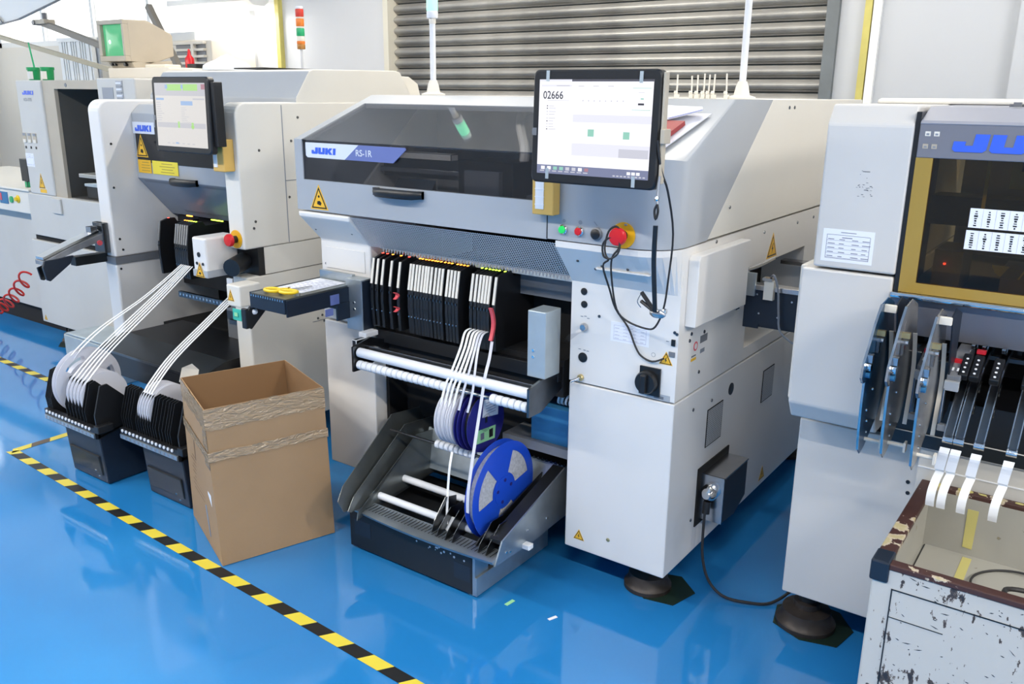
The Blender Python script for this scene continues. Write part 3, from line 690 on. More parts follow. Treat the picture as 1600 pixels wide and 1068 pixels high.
for i, y in enumerate((.27, .295, .33, .36, .40, .43, .46, .49, .515)): R(.075, .085, y, y+.012, 'screen_ink' if i in (0, 1, 5, 8) else 'screen_faint'); R(.095, .095+random.uniform(.04, .08), y+.002, y+.009, 'screen_faint')
for i in range(8): R(.04+i*.058, .075+i*.058, .92, .955, ('screen_white', 'screen_white', 'screen_mint', 'screen_mint', 'screen_faint', 'screen_faint', 'screen_white', 'screen_pink')[i], 2)
for i in range(8): R(.03+i*.058, .07+i*.058, .965, .975, 'screen_faint', 2)
for x in (.82, .86, .90): R(x, x+.03, .93, .96, 'screen_white', 2)
for i in range(9): R(.70+i*.032, .72+i*.032, .972, .985, 'screen_faint', 2)
m.build('display', 'screen_white', mon)
text(mon, '02666', tuple(cs - u*(sw/2-.012) + v*(sh/2-.046)), u, v, .019, 'screen_ink', 'screen_digits', .058, .001)
for a, b_ in ((-.132, .121), (.124, .118), (-.125, -.113), (.118, -.119)): m = MB(); flat(m, c+n*.0005, u, v, rect(.009, .026, a, b_), .002, 'galv_pale'); m.build('tape_strip', 'galv_pale', mon)
m = MB(); flat(m, c, u, v, rect(.013, .018, -.168, -.012), .001, 'slate'); m.build('bezel_label', 'slate', mon)
m = MB(); m.box(-1.14, -1.04, 1.88, 1.90, 1.36, 1.48, 'black'); m.cyl((-1.09, 1.90, 1.42), (-1.09, YH+.06, 1.40), .022, n=14, mt='black'); m.build('mount_arm', 'black', mon, smooth=True)
m = MB(); m.box(-.909, -.903, 1.852, 1.872, 1.30, 1.55); m.build('side_rail', 'beige', mon, .002)
m = MB(); m.box(-.905, -.894, 1.842, 1.876, 1.392, 1.425); m.build('rail_clip', 'beige', mon, .002)

# ================================================================== feeder trolley under the central hood
FT = thing('feeder_trolley', 'black feeder bank with galvanised end brackets and white rollers in the central machine', 'feeder bank', (-1.70, 2.2, .6))
m = MB(); m.box(-2.10, -1.33, 2.14, 2.66, .60, .72, 'black_matte'); m.box(-2.10, -1.33, 2.30, 2.66, .72, .90, 'black_matte'); m.build('bank_body', 'black', FT)
m = MB(); m.box(-2.095, -1.335, 2.115, 2.145, .655, .70); m.build('front_bar', 'black', FT, .002)
m = MB(); m.box(-2.180, -2.105, 2.058, 2.112, .700, .880, 'galv'); m.box(-2.105, -2.1035, 2.06, 2.112, .702, .877, 'navy'); m.build('end_bracket', 'galv', FT, .002)
m = MB(); m.box(-1.392, -1.328, 2.030, 2.112, .688, .892, 'galv_pale'); m.build('end_bracket', 'galv_pale', FT, .003)
screws(FT, [(-2.142, 2.058, .775), (-2.142, 2.058, .798), (-1.370, 2.03, .772), (-1.370, 2.03, .752)], (0, -1, 0), .006, 'chrome')
m = MB(); m.box(-2.02, -1.33, 2.19, 2.205, .954, .968, 'trim_white'); m.box(-2.04, -1.33, 2.255, 2.30, .90, .95, 'steel_dark'); m.build('tape_cover_bar', 'trim_white', FT, .002)
m = MB(); m.box(-1.56, -1.33, 2.22, 2.26, .885, .955, 'slate'); m.build('bank_rail', 'slate', FT)
# upper roller and lower roller with sleeves
m = MB(); m.cyl((-2.055, 1.99, .650), (-1.352, 1.99, .650), .0165, n=20); m.build('upper_roller', 'plastic_white', FT, smooth=True)
m = MB(); m.box(-2.06, -1.345, 2.02, 2.035, .655, .668); m.build('roller_rail', 'steel', FT, .001)
m = MB(); m.cyl((-2.06, 1.985, .608), (-1.345, 1.985, .608), .006, n=10); m.build('roller_shaft', 'steel', FT, smooth=True)
def sleeves(parent, x0, x1, y, z, r, n, mt='plastic_white'):
    w = (x1-x0)/n; sm = MB(); sm.lathe((x0+.0012, y, z), (1, 0, 0), [(r*.72, 0), (r*.96, .002), (r, .005), (r, w-.0075), (r*.96, w-.0044), (r*.72, w-.0024)], 16)
    f = sm.build('sleeve', mt, parent, smooth=True)
    for i in range(1, n):
        c = f.copy(); COL.objects.link(c); c.parent = parent; c.location = f.location + Vector((w*i, 0, 0))
sleeves(FT, -2.057, -1.640, 1.985, .608, .0155, 18); sleeves(FT, -1.492, -1.352, 1.985, .608, .0155, 6)
for x in (-2.068, -1.346):
    m = MB(); m.prism([(1.965, .585), (1.965, .672), (2.05, .69), (2.14, .66), (2.14, .63), (2.03, .585)], 0, x, x+.008); m.build('roller_bracket', 'steel_dark', FT)
m = MB(); m.box(-2.108, -2.072, 2.04, 2.10, .685, .703, 'plastic_white'); m.box(-2.10, -2.08, 2.00, 2.06, .66, .685, 'steel_dark'); m.build('bracket_block', 'plastic_white', FT, .002)
m = MB(); m.tube([(-1.352, 2.20, .575), (-1.28, 2.20, .57), (-1.20, 2.22, .565)], .022, 10, 'black'); m.build('cable_sleeve', 'black', FT, smooth=True)
for i in range(6):
    m = MB(); m.lathe((-1.372+i*.014, 2.195, .578), (1, 0, -.25), [(.0225, 0), (.0225, .006)], 12); m.build('sleeve_wrap', 'plastic_white', FT, smooth=True)
m = MB(); m.prism([(2.16, .43), (2.16, .55), (2.5, .55), (2.5, .43)], 0, -1.46, -1.30, 'blue_part'); m.prism([(2.14, .40), (2.14, .43), (2.5, .43), (2.5, .40)], 0, -1.56, -1.30, 'slate'); m.build('lower_shelf', 'blue_part', FT)
m = MB(); m.box(-2.108, -1.31, 2.265, 2.285, .13, .60); m.box(-2.109, -2.095, 2.17, 2.27, .13, .66); m.build('lower_back', 'black_matte', FT)

FX = [-2.08, -2.058, -2.033, -1.995, -1.958, -1.909, -1.897, -1.882, -1.869, -1.855, -1.842, -1.831, -1.817, -1.8, -1.785, -1.771, -1.748, -1.734, -1.72, -1.706, -1.648, -1.632, -1.617, -1.604, -1.592, -1.58, -1.558]
ORD = ['first', 'second', 'third', 'fourth', 'fifth', 'sixth', 'seventh', 'eighth', 'ninth', 'tenth', 'eleventh', 'twelfth', 'thirteenth', 'fourteenth', 'fifteenth', 'sixteenth', 'seventeenth', 'eighteenth', 'nineteenth', 'twentieth', 'twenty-first', 'twenty-second', 'twenty-third', 'twenty-fourth', 'twenty-fifth', 'twenty-sixth', 'twenty-seventh']
def shade(i): return 'led_red' if i in (0, 1, 4) else 'led_orange' if i < 20 else 'led_green'
def feeder(x, w, led, name='tape_feeder', bar='bar_ivory', y0=2.088, zt=.955):
    """slim electric tape feeder, front at y0, top at zt."""
    t = thing(name, 'x', 'feeder', (x, y0, zt-.235))
    Q = lambda y, z: (y0+y, zt+z)
    m = MB(); m.prism([Q(0, -.235), Q(-.006, -.14), Q(-.004, -.09), Q(.012, .0), Q(.05, .011), Q(.085, .011), Q(.097, -.008), Q(.21, -.008), Q(.21, -.235)], 0, x-w/2, x+w/2); m.build('body', 'black', t, .0012, seg=1)
    m = MB(); a = Q(-.0065, -.084); b = Q(.0095, .001); k = w*.36
    m.loft([[(x-k, a[0], a[1]), (x+k, a[0], a[1]), (x+k, b[0], b[1]), (x-k, b[0], b[1])], [(x-k, a[0]+.004, a[1]), (x+k, a[0]+.004, a[1]), (x+k, b[0]+.004, b[1]), (x-k, b[0]+.004, b[1])]]); m.build('front_strip', bar, t)
    m = MB(); q = Q(.052, .0115); m.box(x-.0022, x+.0022, q[0], q[0]+.008, q[1]-.002, q[1]+.0015); m.build('indicator', led, t)
    m = MB(); q = Q(-.0055, -.108); m.box(x-w*.2, x+w*.2, q[0]-.003, q[0]+.003, q[1], q[1]+.008); m.build('latch', 'steel_dark', t)
    m = MB(); q = Q(-.004, -.175); m.cyl((x, q[0]-.003, q[1]), (x, q[0]+.004, q[1]), .0025, n=8); m.build('release_pin', 'steel', t)
    return t
def relight(t, mt):
    for o in t.children:
        if o.name.startswith('indicator'): o.data = o.data.copy(); o.data.materials[0] = M[mt]
proto = feeder(FX[0], .0118, 'led_red')
for i, x in enumerate(FX):
    t = proto if i == 0 else copy_tree(proto); t.location.x = x
    tag(t, 'black tape feeder with ivory strip, %s from the left in the central feeder bank' % ORD[i], 'feeder', 'tape feeders in the central bank')
    if i: relight(t, shade(i))
    if i in (4, 26):
        def curved(z0, z1, name):
            m = MB(); rr = []
            for k in range(9):
                s = k/8; z = z0+(z1-z0)*s; y = 2.083 - .026*(1-math.sin(PI*s)*.55)
                rr.append([(x+.010+a, y+b, z) for a, b in ((-.006, -.004), (.006, -.004), (.006, .004), (-.006, .004))])
            m.loft(rr); o = m.build(name, 'red_soft', None); o.parent = t; o.location = -Vector((x, 2.088, .72)) if False else (0, 0, 0)
            for vv in o.data.vertices: vv.co -= Vector((x, 2.088, .955-.235))
            return lab(o, 'red pull handle')
        if i == 26: curved(.765, .868, 'pull_handle')
        else: curved(.838, .860, 'pull_handle'); curved(.795, .812, 'pull_handle')
# ================================================================== reels
def reel_flange(m, x, c, r, th, mt, windows=3, r_in=.36, r_out=.80, rot=.3, sp=.42):
    """flange disc with cut windows, axis along x."""
    n = 72; rad = [.09*r, r_in*r, (r_in+r_out)/2*r, r_out*r, r*.985]
    def open_(a, k):
        if k in (0, 3): return False
        if not windows: return False
        f = ((a-rot)/(2*PI)*windows) % 1
        return f > sp
    bm_f = []
    for k in range(4):
        for i in range(n):
            a0, a1 = 2*PI*i/n, 2*PI*(i+1)/n
            if open_((a0+a1)/2, k): continue
            P = lambda rr, a, xx: (xx, c[0]+rr*math.cos(a), c[1]+rr*math.sin(a))
            q = [(rad[k], a0), (rad[k+1], a0), (rad[k+1], a1), (rad[k], a1)]
            m.face([P(*s, x+th/2) for s in q], mt); m.face([P(*s, x-th/2) for s in reversed(q)], mt)
            if k == 3: m.face([P(rad[4], a0, x-th/2), P(rad[4], a1, x-th/2), P(rad[4], a1, x+th/2), P(rad[4], a0, x+th/2)], mt)
def reel(name, label, x, c, r, w, flange, roll, windows=3, rot=.3, group=None, hub_r=.30, roll_r=.86, sp=.42, clean=False):
    t = thing(name, label, 'reel', (x, c[0], c[1]-r), group)
    for s in (-1, 1):
        m = MB(); reel_flange(m, x+s*w/2, c, r, .0014, flange, windows, rot=rot, sp=sp); m.build('flange', flange, t)
    m = MB(); m.cyl((x-w/2+.001, *c), (x+w/2-.001, *c), r*roll_r, n=40); m.build('tape_roll', roll, t, smooth=True)
    m = MB(); m.lathe((x-w/2, *c), (1, 0, 0), [(r*.10, 0), (r*hub_r, 0), (r*hub_r, w+.002), (r*.10, w+.002)], 28)
    m.build('hub', flange, t, smooth=True)
    return t
mat('roll_grey', (.52, .53, .57), .6, noise=.25, nscale=120, bump=.6, bscale=260)
big = reel('tape_reel', 'big bright blue tape reel leaning in the galvanised floor tray', -1.475, (2.012, .300), .163, .030, 'reel_blue', 'roll_grey', 3, 1.2, sp=.50)
m = MB()
for a in (0.3, 1.5, 2.9, 4.4):
    m.cyl((-1.459, 2.012+.036*math.cos(a), .300+.036*math.sin(a)), (-1.4565, 2.012+.036*math.cos(a), .300+.036*math.sin(a)), .006, n=10)
m.build('hub_studs', 'reel_navy', big)
navy = reel('tape_reel', 'dark blue tape reel with a green label hanging under the white rollers', -1.560, (2.035, .500), .098, .020, 'reel_navy', 'black', 0)
m = MB(); flat(m, (-1.5485, 2.035, .500), Y_, Z_, [(-.020, .022), (.062, .010), (.066, .066), (-.012, .080)], .0005, 'paper')
for k in range(5): flat(m, (-1.5485, 2.035, .500), Y_, Z_, rect(.05, .003, .024, .028+k*.009), .0008, 'ink_pale')
m.build('paper_label', 'paper', navy)
m = MB(); flat(m, (-1.5485, 2.035, .500), Y_, Z_, [(-.055, -.058), (.045, -.066), (.05, -.022), (-.048, -.014)], .0005, 'label_green'); flat(m, (-1.5485, 2.035, .5), Y_, Z_, rect(.018, .022, -.02, -.04), .0008, 'ink'); flat(m, (-1.5485, 2.035, .5), Y_, Z_, rect(.02, .028, .025, -.042), .0008, 'black'); flat(m, (-1.5485, 2.035, .5), Y_, Z_, rect(.012, .02, 0, .01), .0008, 'black')
m.build('green_label', 'label_green', navy)
reel('tape_reel', 'thin dark blue reel between the white reels and the dark blue labelled one', -1.594, (2.032, .498), .098, .012, 'reel_navy', 'reel_navy', 0)
for i, x in enumerate((-1.668, -1.652, -1.636, -1.618)):
    reel('tape_reel', 'white tape reel, %s from the left in the stack under the white rollers' % ORD[i], x, (2.02, .505), .092, .0125, 'reel_white', 'tape_white', 0, group='white reels under the central feeder bank')
# carrier tapes from those reels up to the feeders
TD = [(-1.648, -1.668), (-1.632, -1.652), (-1.617, -1.636), (-1.604, -1.618), (-1.592, -1.594), (-1.58, -1.560)]
for i, (xf, xr) in enumerate(TD):
    m = MB(); m.ribbon([(xr, 1.955, .555), (xr+.01, 1.968, .62), (xr*.5+xf*.5+.015, 1.985, .672), (xf+.01, 2.02, .735), (xf, 2.055, .775), (xf, 2.085, .782)], .0085, .0009, mt='tape_white' if i < 4 else 'reel_clear')
    o = recentre(m.build('carrier_tape', 'tape_white'))
    tag(o, ['white', 'white', 'white', 'white', 'translucent grey', 'translucent grey'][i] + ' carrier tape rising to the central feeder bank, %s from the left' % ORD[i], 'carrier tape', 'carrier tapes of the central machine')
m = MB(); m.ribbon([(-1.475, 1.847, .285), (-1.476, 1.850, .34), (-1.482, 1.872, .41), (-1.50, 1.925, .52), (-1.51, 1.96, .60), (-1.515, 1.985, .672), (-1.525, 2.02, .72), (-1.545, 2.06, .762)], .011, .0009, mt='reel_clear')
tag(recentre(m.build('carrier_tape', 'reel_clear')), 'clear dotted carrier tape from the big blue reel, rightmost in the central machine', 'carrier tape', 'carrier tapes of the central machine')
m = MB(); m.ribbon([(-1.635, 1.97, .40), (-1.625, 1.945, .36), (-1.62, 1.93, .30), (-1.60, 1.90, .24), (-1.585, 1.88, .20)], .009, .0009)
tag(recentre(m.build('carrier_tape', 'tape_white')), 'white carrier tape end hanging down into the galvanised floor tray', 'carrier tape')

# ================================================================== floor tray with the reels
RT = thing('reel_tray', 'sloping galvanised reel tray on a low black box under the central machine', 'reel tray', (-1.66, 2.1, 0))
m = MB(); m.box(-1.985, -1.462, 1.858, 2.25, .006, .122, 'dark_plate'); m.build('base_box', 'dark_plate', RT, .003)
m = MB(); m.box(-1.990, -1.462, 1.850, 1.858, .008, .152); o = m.build('front_board', 'black', RT, .002)
m = MB(); flat(m, (-1.93, 1.85, .085), X_, Z_, rect(.075, .055), .001, 'navy'); m.build('tape_patch', 'navy', o)
m = MB(); flat(m, (-1.500, 1.85, .075), X_, Z_, rect(.065, .055), .001, 'navy'); m.build('tape_patch', 'navy', o)
m = MB()
for i in range(12):
    a = random.random(); flat(m, (-1.70+.22*a, 1.85, .135-.02*random.random()-.01*a), X_, Z_, disc(random.uniform(.0015, .005), 5), .0007, 'plastic_white')
stuff(m.build('chipped_spots', 'plastic_white', o))
m = MB(); m.box(-1.462, -1.445, 1.852, 2.25, .006, .07, 'galv'); m.box(-1.462, -1.452, 1.852, 1.92, .07, .150, 'galv'); m.build('side_frame', 'galv', RT, .001)
for x in (-1.975, -1.475):
    m = MB(); m.cyl((x, 1.875, 0), (x, 1.875, .008), .018, n=14); m.build('foot_pad', 'steel', RT, smooth=True)
# tray: bottom lip bowed, slope rising to the back
m = MB(); rows = []
for k in range(13):
    t = k/12; x = -1.945+t*.585; bow = .016*math.sin(PI*t)
    rows.append([(x, 1.823-bow, .160), (x, 1.815-bow, .172), (x, 1.875, .182), (x, 1.875, .172)])
m.loft(rows); m.build('front_lip', 'galv', RT)
m = MB(); n = 40
for i in range(n):
    x = -1.93+i*.0142; m.box(x, x+.0025, 1.826, 1.872, .1805, .1815)
stuff(m.build('comb_slots', 'black', RT))
m = MB(); m.poly([(-1.945, 1.86, .126), (-1.456, 1.86, .126), (-1.456, 2.21, .130), (-1.945, 2.21, .130), (-1.456, 1.86, .166), (-1.362, 1.86, .166), (-1.362, 2.21, .170), (-1.456, 2.21, .170)], [(0, 1, 2, 3), (1, 4, 7, 2), (4, 5, 6, 7)]); m.build('tray_floor', 'black', RT)
m = MB(); m.poly([(-1.945, 2.16, .205), (-1.36, 2.16, .205), (-1.36, 2.215, .335), (-1.945, 2.215, .335), (-1.945, 2.165, .205), (-1.36, 2.165, .205), (-1.36, 2.22, .335), (-1.945, 2.22, .335)], [(0, 1, 2, 3), (7, 6, 5, 4), (3, 2, 6, 7), (0, 3, 7, 4), (1, 5, 6, 2)])
m.build('back_plate', 'galv', RT)
m = MB()
for i in range(34):
    x = -1.935+i*.017; m.poly([(x, 2.214, .330), (x+.017, 2.214, .330), (x+.0085, 2.214, .344)], [(0, 1, 2)])
stuff(m.build('back_teeth', 'steel_dark', RT))
side = [(1.825, .155), (1.862, .222), (2.205, .336), (2.25, .336), (2.25, .165), (2.0, .150)]
m = MB(); m.prism(side, 0, -1.360, -1.355); o = m.build('side_plate', 'galv', RT)
m = MB(); m.prism([(1.862, .208), (2.205, .322), (2.205, .336), (1.860, .222)], 0, -1.402, -1.3605); m.build('side_flange', 'black', RT)
screws(RT, [(-1.355, 1.88, .178), (-1.355, 1.90, .172), (-1.355, 1.99, .205), (-1.355, 2.10, .20)], (1, 0, 0), .005, 'chrome')
m = MB(); m.box(-1.36, -1.33, 1.965, 1.99, .152, .168); m.build('side_tab', 'plastic_white', RT, .002)
side_l = [(1.772, .178), (1.762, .215), (1.80, .250), (2.105, .398), (2.25, .385), (2.25, .19), (1.84, .178)]
for k, x in enumerate((-1.935, -1.915, -1.895)):
    dz = -.030*k; pr = [(y+.012*k, z+dz*(1 if z > .2 else 0)) for y, z in side_l]; n = len(pr)
    lean = lambda z, e: x + e - (z-.178)*(.42-.1*k)
    m = MB(); m.poly([(lean(z, 0), y, z) for y, z in pr] + [(lean(z, .003), y, z) for y, z in pr], [tuple(range(n)), tuple(range(2*n-1, n-1, -1))] + [(a, (a+1) % n, n+(a+1) % n, n+a) for a in range(n)]); m.build('divider_plate', 'zinc_plate', RT)
for y, z, x0, x1, r in ((1.905, .196, -1.93, -1.498, .0125), (2.03, .212, -1.93, -1.498, .0125), (1.905, .196, -1.450, -1.37, .0125)):
    m = MB(); m.cyl((x0, y, z), (x1, y, z), r, n=16); m.build('tray_roller', 'plastic_white', RT, smooth=True)
sleeves(RT, -1.745, -1.58, 2.02, .385, .014, 8)
m = MB(); m.cyl((-1.95, 2.02, .385), (-1.56, 2.02, .385), .005, n=8); m.build('upper_shaft', 'steel_dark', RT, smooth=True)
dv = [(1.835, .180), (1.85, .215), (1.905, .275), (1.96, .262), (1.955, .180)]
for x in (-1.612, -1.586, -1.552, -1.525, -1.425, -1.395):
    m = MB(); m.prism(dv if x < -1.6 else [(1.828, .178), (1.84, .20), (1.90, .25), (1.96, .25), (1.96, .178)], 0, x, x+.0018); m.build('divider_plate', 'steel_dark', RT)
for x in (-1.443,):
    m = MB(); m.prism([(1.84, .19), (1.862, .205), (2.20, .300), (2.20, .24), (1.9, .18)], 0, x, x+.004); m.build('divider_plate', 'black', RT)
m = MB(); m.poly([(-1.60, 1.88, .185), (-1.57, 1.865, .185), (-1.565, 1.90, .22), (-1.595, 1.905, .214)], [(0, 1, 2, 3)]); tag(recentre(m.build('paper_scrap', 'tape_white')), 'white paper scrap lying among the tray dividers', 'scrap')
def scrap(x, y, a, L, w, mt, label, name='tape_scrap'):
    m = MB(); d = Vector((math.cos(a), math.sin(a), 0))*L/2; n = Vector((-d.y, d.x, 0)).normalized()*w/2; p = Vector((x, y, .0015))
    pts = [p-d-n, p+d-n, p+d+n, p-d+n]; m.prism([(q.x, q.y) for q in pts], 2, .0008, .002); tag(recentre(m.build(name, mt)), label, 'scrap')
scrap(-1.35, 1.895, 1.45, .036, .012, 'label_green', 'small yellow-green tape scrap on the floor right of the reel tray')
scrap(-1.20, 1.905, 1.2, .03, .010, 'paper', "small white scrap on the floor in front of the central machine's right leg")

# ================================================================== cords on the central machine
m = MB(); m.tube([(-.91, 1.842, 1.40), (-.905, 1.86, 1.33), (-.905, 1.90, 1.28), (-.915, 1.965, 1.17), (-.93, 1.985, 1.05), (-.945, 2.0, .97), (-.985, 2.04, .905), (-1.03, 2.075, .885), (-1.09, 2.08, .895), (-1.115, 2.06, .93), (-1.118, 2.03, 1.02), (-1.095, 1.985, 1.085), (-1.075, 1.985, 1.115), (-1.070, 1.985, 1.15), (-1.085, 1.985, 1.170), (-1.108, 1.985, 1.155), (-1.115, 1.98, 1.11), (-1.10, 1.975, 1.085), (-1.075, 1.978, 1.10), (-1.072, 1.98, 1.13), (-1.10, 1.98, 1.14), (-1.122, 1.982, 1.12), (-1.118, 1.98, 1.09), (-1.105, 1.985, 1.08), (-1.135, 2.01, 1.055), (-1.145, 2.07, .98), (-1.14, 2.10, .92), (-1.10, 2.105, .87), (-1.075, 2.105, .82), (-1.055, 2.105, .795), (-1.02, 2.105, .785), (-.985, 2.105, .80)], .0028, 6, smooth=4)
tag(recentre(m.build('wrist_strap_cord', 'rubber', smooth=True)), 'black cord looped round the red emergency button of the central machine', 'cord')
st = thing('hanging_strap', 'black strap with clips hanging from the right edge of the large monitor', 'strap', (-.935, 1.93, .95))
m = MB(); m.ribbon([(-.905, 1.845, 1.205), (-.912, 1.86, 1.12), (-.925, 1.90, 1.03), (-.935, 1.93, .975)], .011, .004, mt='black'); m.build('strap_band', 'black', st)
m = MB(); m.tube([(-.903, 1.843, 1.255), (-.909, 1.843, 1.24), (-.905, 1.843, 1.22), (-.900, 1.843, 1.238), (-.903, 1.843, 1.255)], .003, 6); m.build('strap_ring', 'black', st, smooth=True)
m = MB(); m.tube([(-.902, 1.846, 1.32), (-.904, 1.844, 1.28), (-.903, 1.843, 1.256)], .0035, 6, 'steel'); m.ball((-.904, 1.842, 1.268), .007, 8, 'chrome'); m.build('strap_clip', 'steel', st, smooth=True)
m = MB(); m.ball((-.935, 1.945, .968), .016, 10, 'steel', (1.5, .7, .8)); m.ball((-.918, 1.95, .975), .008, 8, 'chrome'); m.build('buckle', 'steel', st, smooth=True)
m = MB(); m.cyl((-.945, 1.94, .978), (-.985, 1.95, 1.015), .0055, n=8); m.cyl((-.945, 1.94, .975), (-.985, 1.95, .992), .005, n=8); m.build('alligator_clip', 'black', st, smooth=True)
m = MB(); m.tube([(-.985, 1.95, 1.015), (-.996, 1.95, .99), (-.985, 1.95, .975)], .0012, 5); m.build('clip_wire', 'steel', st)
m = MB(); m.tube([(-.914, 2.312, .275), (-.912, 2.305, .20), (-.905, 2.30, .12), (-.88, 2.30, .05), (-.83, 2.30, .014), (-.76, 2.32, .008), (-.70, 2.36, .008), (-.66, 2.44, .03), (-.64, 2.50, .06)], .0045, 8, smooth=6)
tag(recentre(m.build('power_cable', 'rubber', smooth=True)), "black power cable hanging from the central machine's side to the floor", 'cable')

# ================================================================== pull-out shelf at the left leg
SH = thing('pull_out_shelf', 'dark metal pull-out shelf sticking out of the central machine left of the feeders', 'shelf', (-2.25, 1.95, .855))
m = MB(); m.box(-2.345, -2.172, 1.785, 2.112, .846, .855, 'zinc_plate'); m.box(-2.352, -2.345, 1.785, 2.112, .80, .856, 'navy'); m.box(-2.172, -2.166, 1.785, 2.112, .795, .850, 'navy'); m.box(-2.345, -2.172, 1.780, 1.787, .805, .853, 'navy'); m.build('shelf_plate', 'dark_plate', SH)
m = MB()
for i in range(14): m.box(-2.338+i*.012, -2.332+i*.012, 1.778, 1.780, .845, .852)
stuff(m.build('edge_teeth', 'steel', SH))
m = MB(); m.box(-2.172, -2.164, 2.00, 2.112, .74, .80, 'navy'); m.box(-2.345, -2.166, 2.06, 2.112, .76, .80, 'navy'); m.build('lower_rail', 'navy', SH)
m = MB(); m.box(-2.1655, -2.1635, 1.97, 2.01, .80, .835, 'badge_blue'); m.box(-2.1655, -2.1635, 1.945, 1.98, .765, .79, 'badge_blue'); m.build('rail_patches', 'badge_blue', SH)
m = MB(); m.box(-2.345, -2.18, 2.09, 2.105, .855, .885); m.build('back_comb', 'galv', SH)
m = MB(); m.prism([(1.77, .79), (1.77, .735), (1.785, .725), (1.86, .79), (1.86, .805), (1.785, .805)], 0, -2.362, -2.352); m.box(-2.375, -2.352, 1.762, 1.776, .73, .80); m.build('shelf_handle', 'black', SH, .003)
m = MB(); m.ball((-2.352, 1.80, .785), .011, 10); m.build('clamp_knob', 'plastic_white', SH, smooth=True)
m = MB(); m.box(-2.205, -2.175, 1.845, 1.85, .842, .862); m.build('paper_stop', 'galv', SH)
o = None
pp = thing('printed_sheet', 'white printed sheet lying on the pull-out shelf under the scissors', 'paper', (-2.26, 1.97, .855))
sheet(pp, (-2.335, 1.875, .8556), X_, Y_, .135, .205, 7, 'sheet', ink='ink_pale')
sc_ = thing('scissors', 'yellow handled scissors on the pull-out shelf of the central machine', 'scissors', (-2.25, 1.84, .857))
for s, cx, cy in ((-1, -2.285, 1.828), (1, -2.222, 1.842)):
    m = MB(); a = .25 + s*.1
    m.tube([(cx+.030*math.cos(t)*math.cos(a)-.020*math.sin(t)*math.sin(a), cy+.030*math.cos(t)*math.sin(a)+.020*math.sin(t)*math.cos(a), .864) for t in (2*PI*k/14 for k in range(15))], .0055, 8, smooth=2); m.build('finger_loop', 'yellow_bright', sc_, smooth=True)
    m = MB(); m.prism([(cx-s*.012, cy+.018), (cx-s*.004, cy+.022), (-2.255+s*.004, 1.872), (-2.255-s*.004, 1.872)], 2, .859, .868); m.build('handle_arm', 'yellow_bright', sc_, .001)
    m = MB(); m.prism([(-2.259, 1.868), (-2.251, 1.868), (-2.238+s*.004, 1.955), (-2.240+s*.003, 1.957)], 2, .860+s*.001, .862+s*.001); m.build('blade', 'steel', sc_)
m = MB(); m.cyl((-2.255, 1.872, .86), (-2.255, 1.872, .870), .005, n=10); m.build('pivot', 'steel', sc_, smooth=True)

# ================================================================== things on top of the central machine
def pole_light(name, label, x, y, z0, top, bands, lean=0, base=True, r=.011, lr=.021):
    t = thing(name, label, 'signal light', (x, y, z0))
    if base:
        m = MB(); m.lathe((x, y, z0), (0, 0, 1), [(.045, 0), (.045, .006), (.026, .012), (.020, .04), (.014, .055)], 18); m.build('base', 'bar_ivory', t, smooth=True)
    m = MB(); m.cyl((x, y, z0+.01), (x, y, top), r, n=14); m.build('pole', 'plastic_white', t, smooth=True)
    z = top
    for mt, h_, k in bands:
        m = MB(); m.lathe((x, y, z), (0, 0, 1), [(lr*k*.92, 0), (lr*k, .003), (lr*k, h_-.003), (lr*k*.92, h_)], 20); m.build('lamp_segment', mt, t, smooth=True); z += h_
    return t
pole_light('signal_tower', 'signal light on white pole with lit green lamp, rising behind the central hood', -2.232, 2.60, 1.49, 1.745, [('bar_ivory', .02, .6), ('plastic_white', .025, 1), ('lamp_lit', .06, 1), ('plastic_white', .02, .95)])
pole_light('signal_tower', 'plain white signal pole standing behind the large bright monitor', -1.105, 2.83, 1.49, 1.80, [('bar_ivory', .025, .8), ('plastic_white', .03, 1), ('lamp_green', .06, 1), ('lamp_orange', .06, 1), ('lamp_red', .06, 1)])
for i, x in enumerate((-1.395, -1.322, -1.268, -1.248, -1.225, -1.208, -1.190, -1.145)):
    t = thing('nozzle_pin', 'thin upright pin with round clip behind the large monitor, %s from the left' % ORD[i], 'pin', (x, 2.80, 1.49), 'pins on top of the central machine')
    m = MB(); m.box(x-.007, x+.007, 2.793, 2.807, 1.49, 1.503); m.build('pin_block', 'bar_ivory', t, .001)
    m = MB(); m.ball((x-.004, 2.80, 1.509), .0075, 8); m.build('clip_ring', 'bar_ivory', t, smooth=True)
    m = MB(); m.cyl((x, 2.80, 1.50), (x+random.uniform(-.004, .004), 2.80, 1.566+random.uniform(-.004, .004)), .0028, n=8); m.build('pin_rod', 'bar_ivory', t, smooth=True)
def on_slope(x, t, off): return slope(x, t, off)
def slab_thing(name, label, cat, x0, x1, t0, t1, o0, o1, mt, skew=0., edge=None):
    m = MB(); m.loft([[on_slope(x+(0 if t_ == t0 else skew), t_, o) for x, t_ in ((x0, t0), (x1, t0), (x1, t1), (x0, t1))] for o in (o0, o1)], mt)
    return tag(recentre(m.build(name, mt)), label, cat)
slab_thing('clear_folder', 'grey clear folder under the papers on the sloping hood', 'folder', -1.22, -1.005, .14, .72, .0015, .004, 'reel_clear', .03)
slab_thing('notebook', 'black and red notebook beneath the white papers on the sloping hood', 'notebook', -1.20, -1.022, .20, .50, .006, .018, 'red_dull', .01)
m = MB(); m.loft([[on_slope(x, t_, o) for x, t_ in ((-1.24, .52), (-1.06, .50), (-.99, .66), (-1.0, .72), (-1.24, .76))] for o in (.020, .022)], 'paper'); tag(recentre(m.build('leaflet', 'paper')), 'white leaflet with blue border lying behind the large monitor', 'paper')
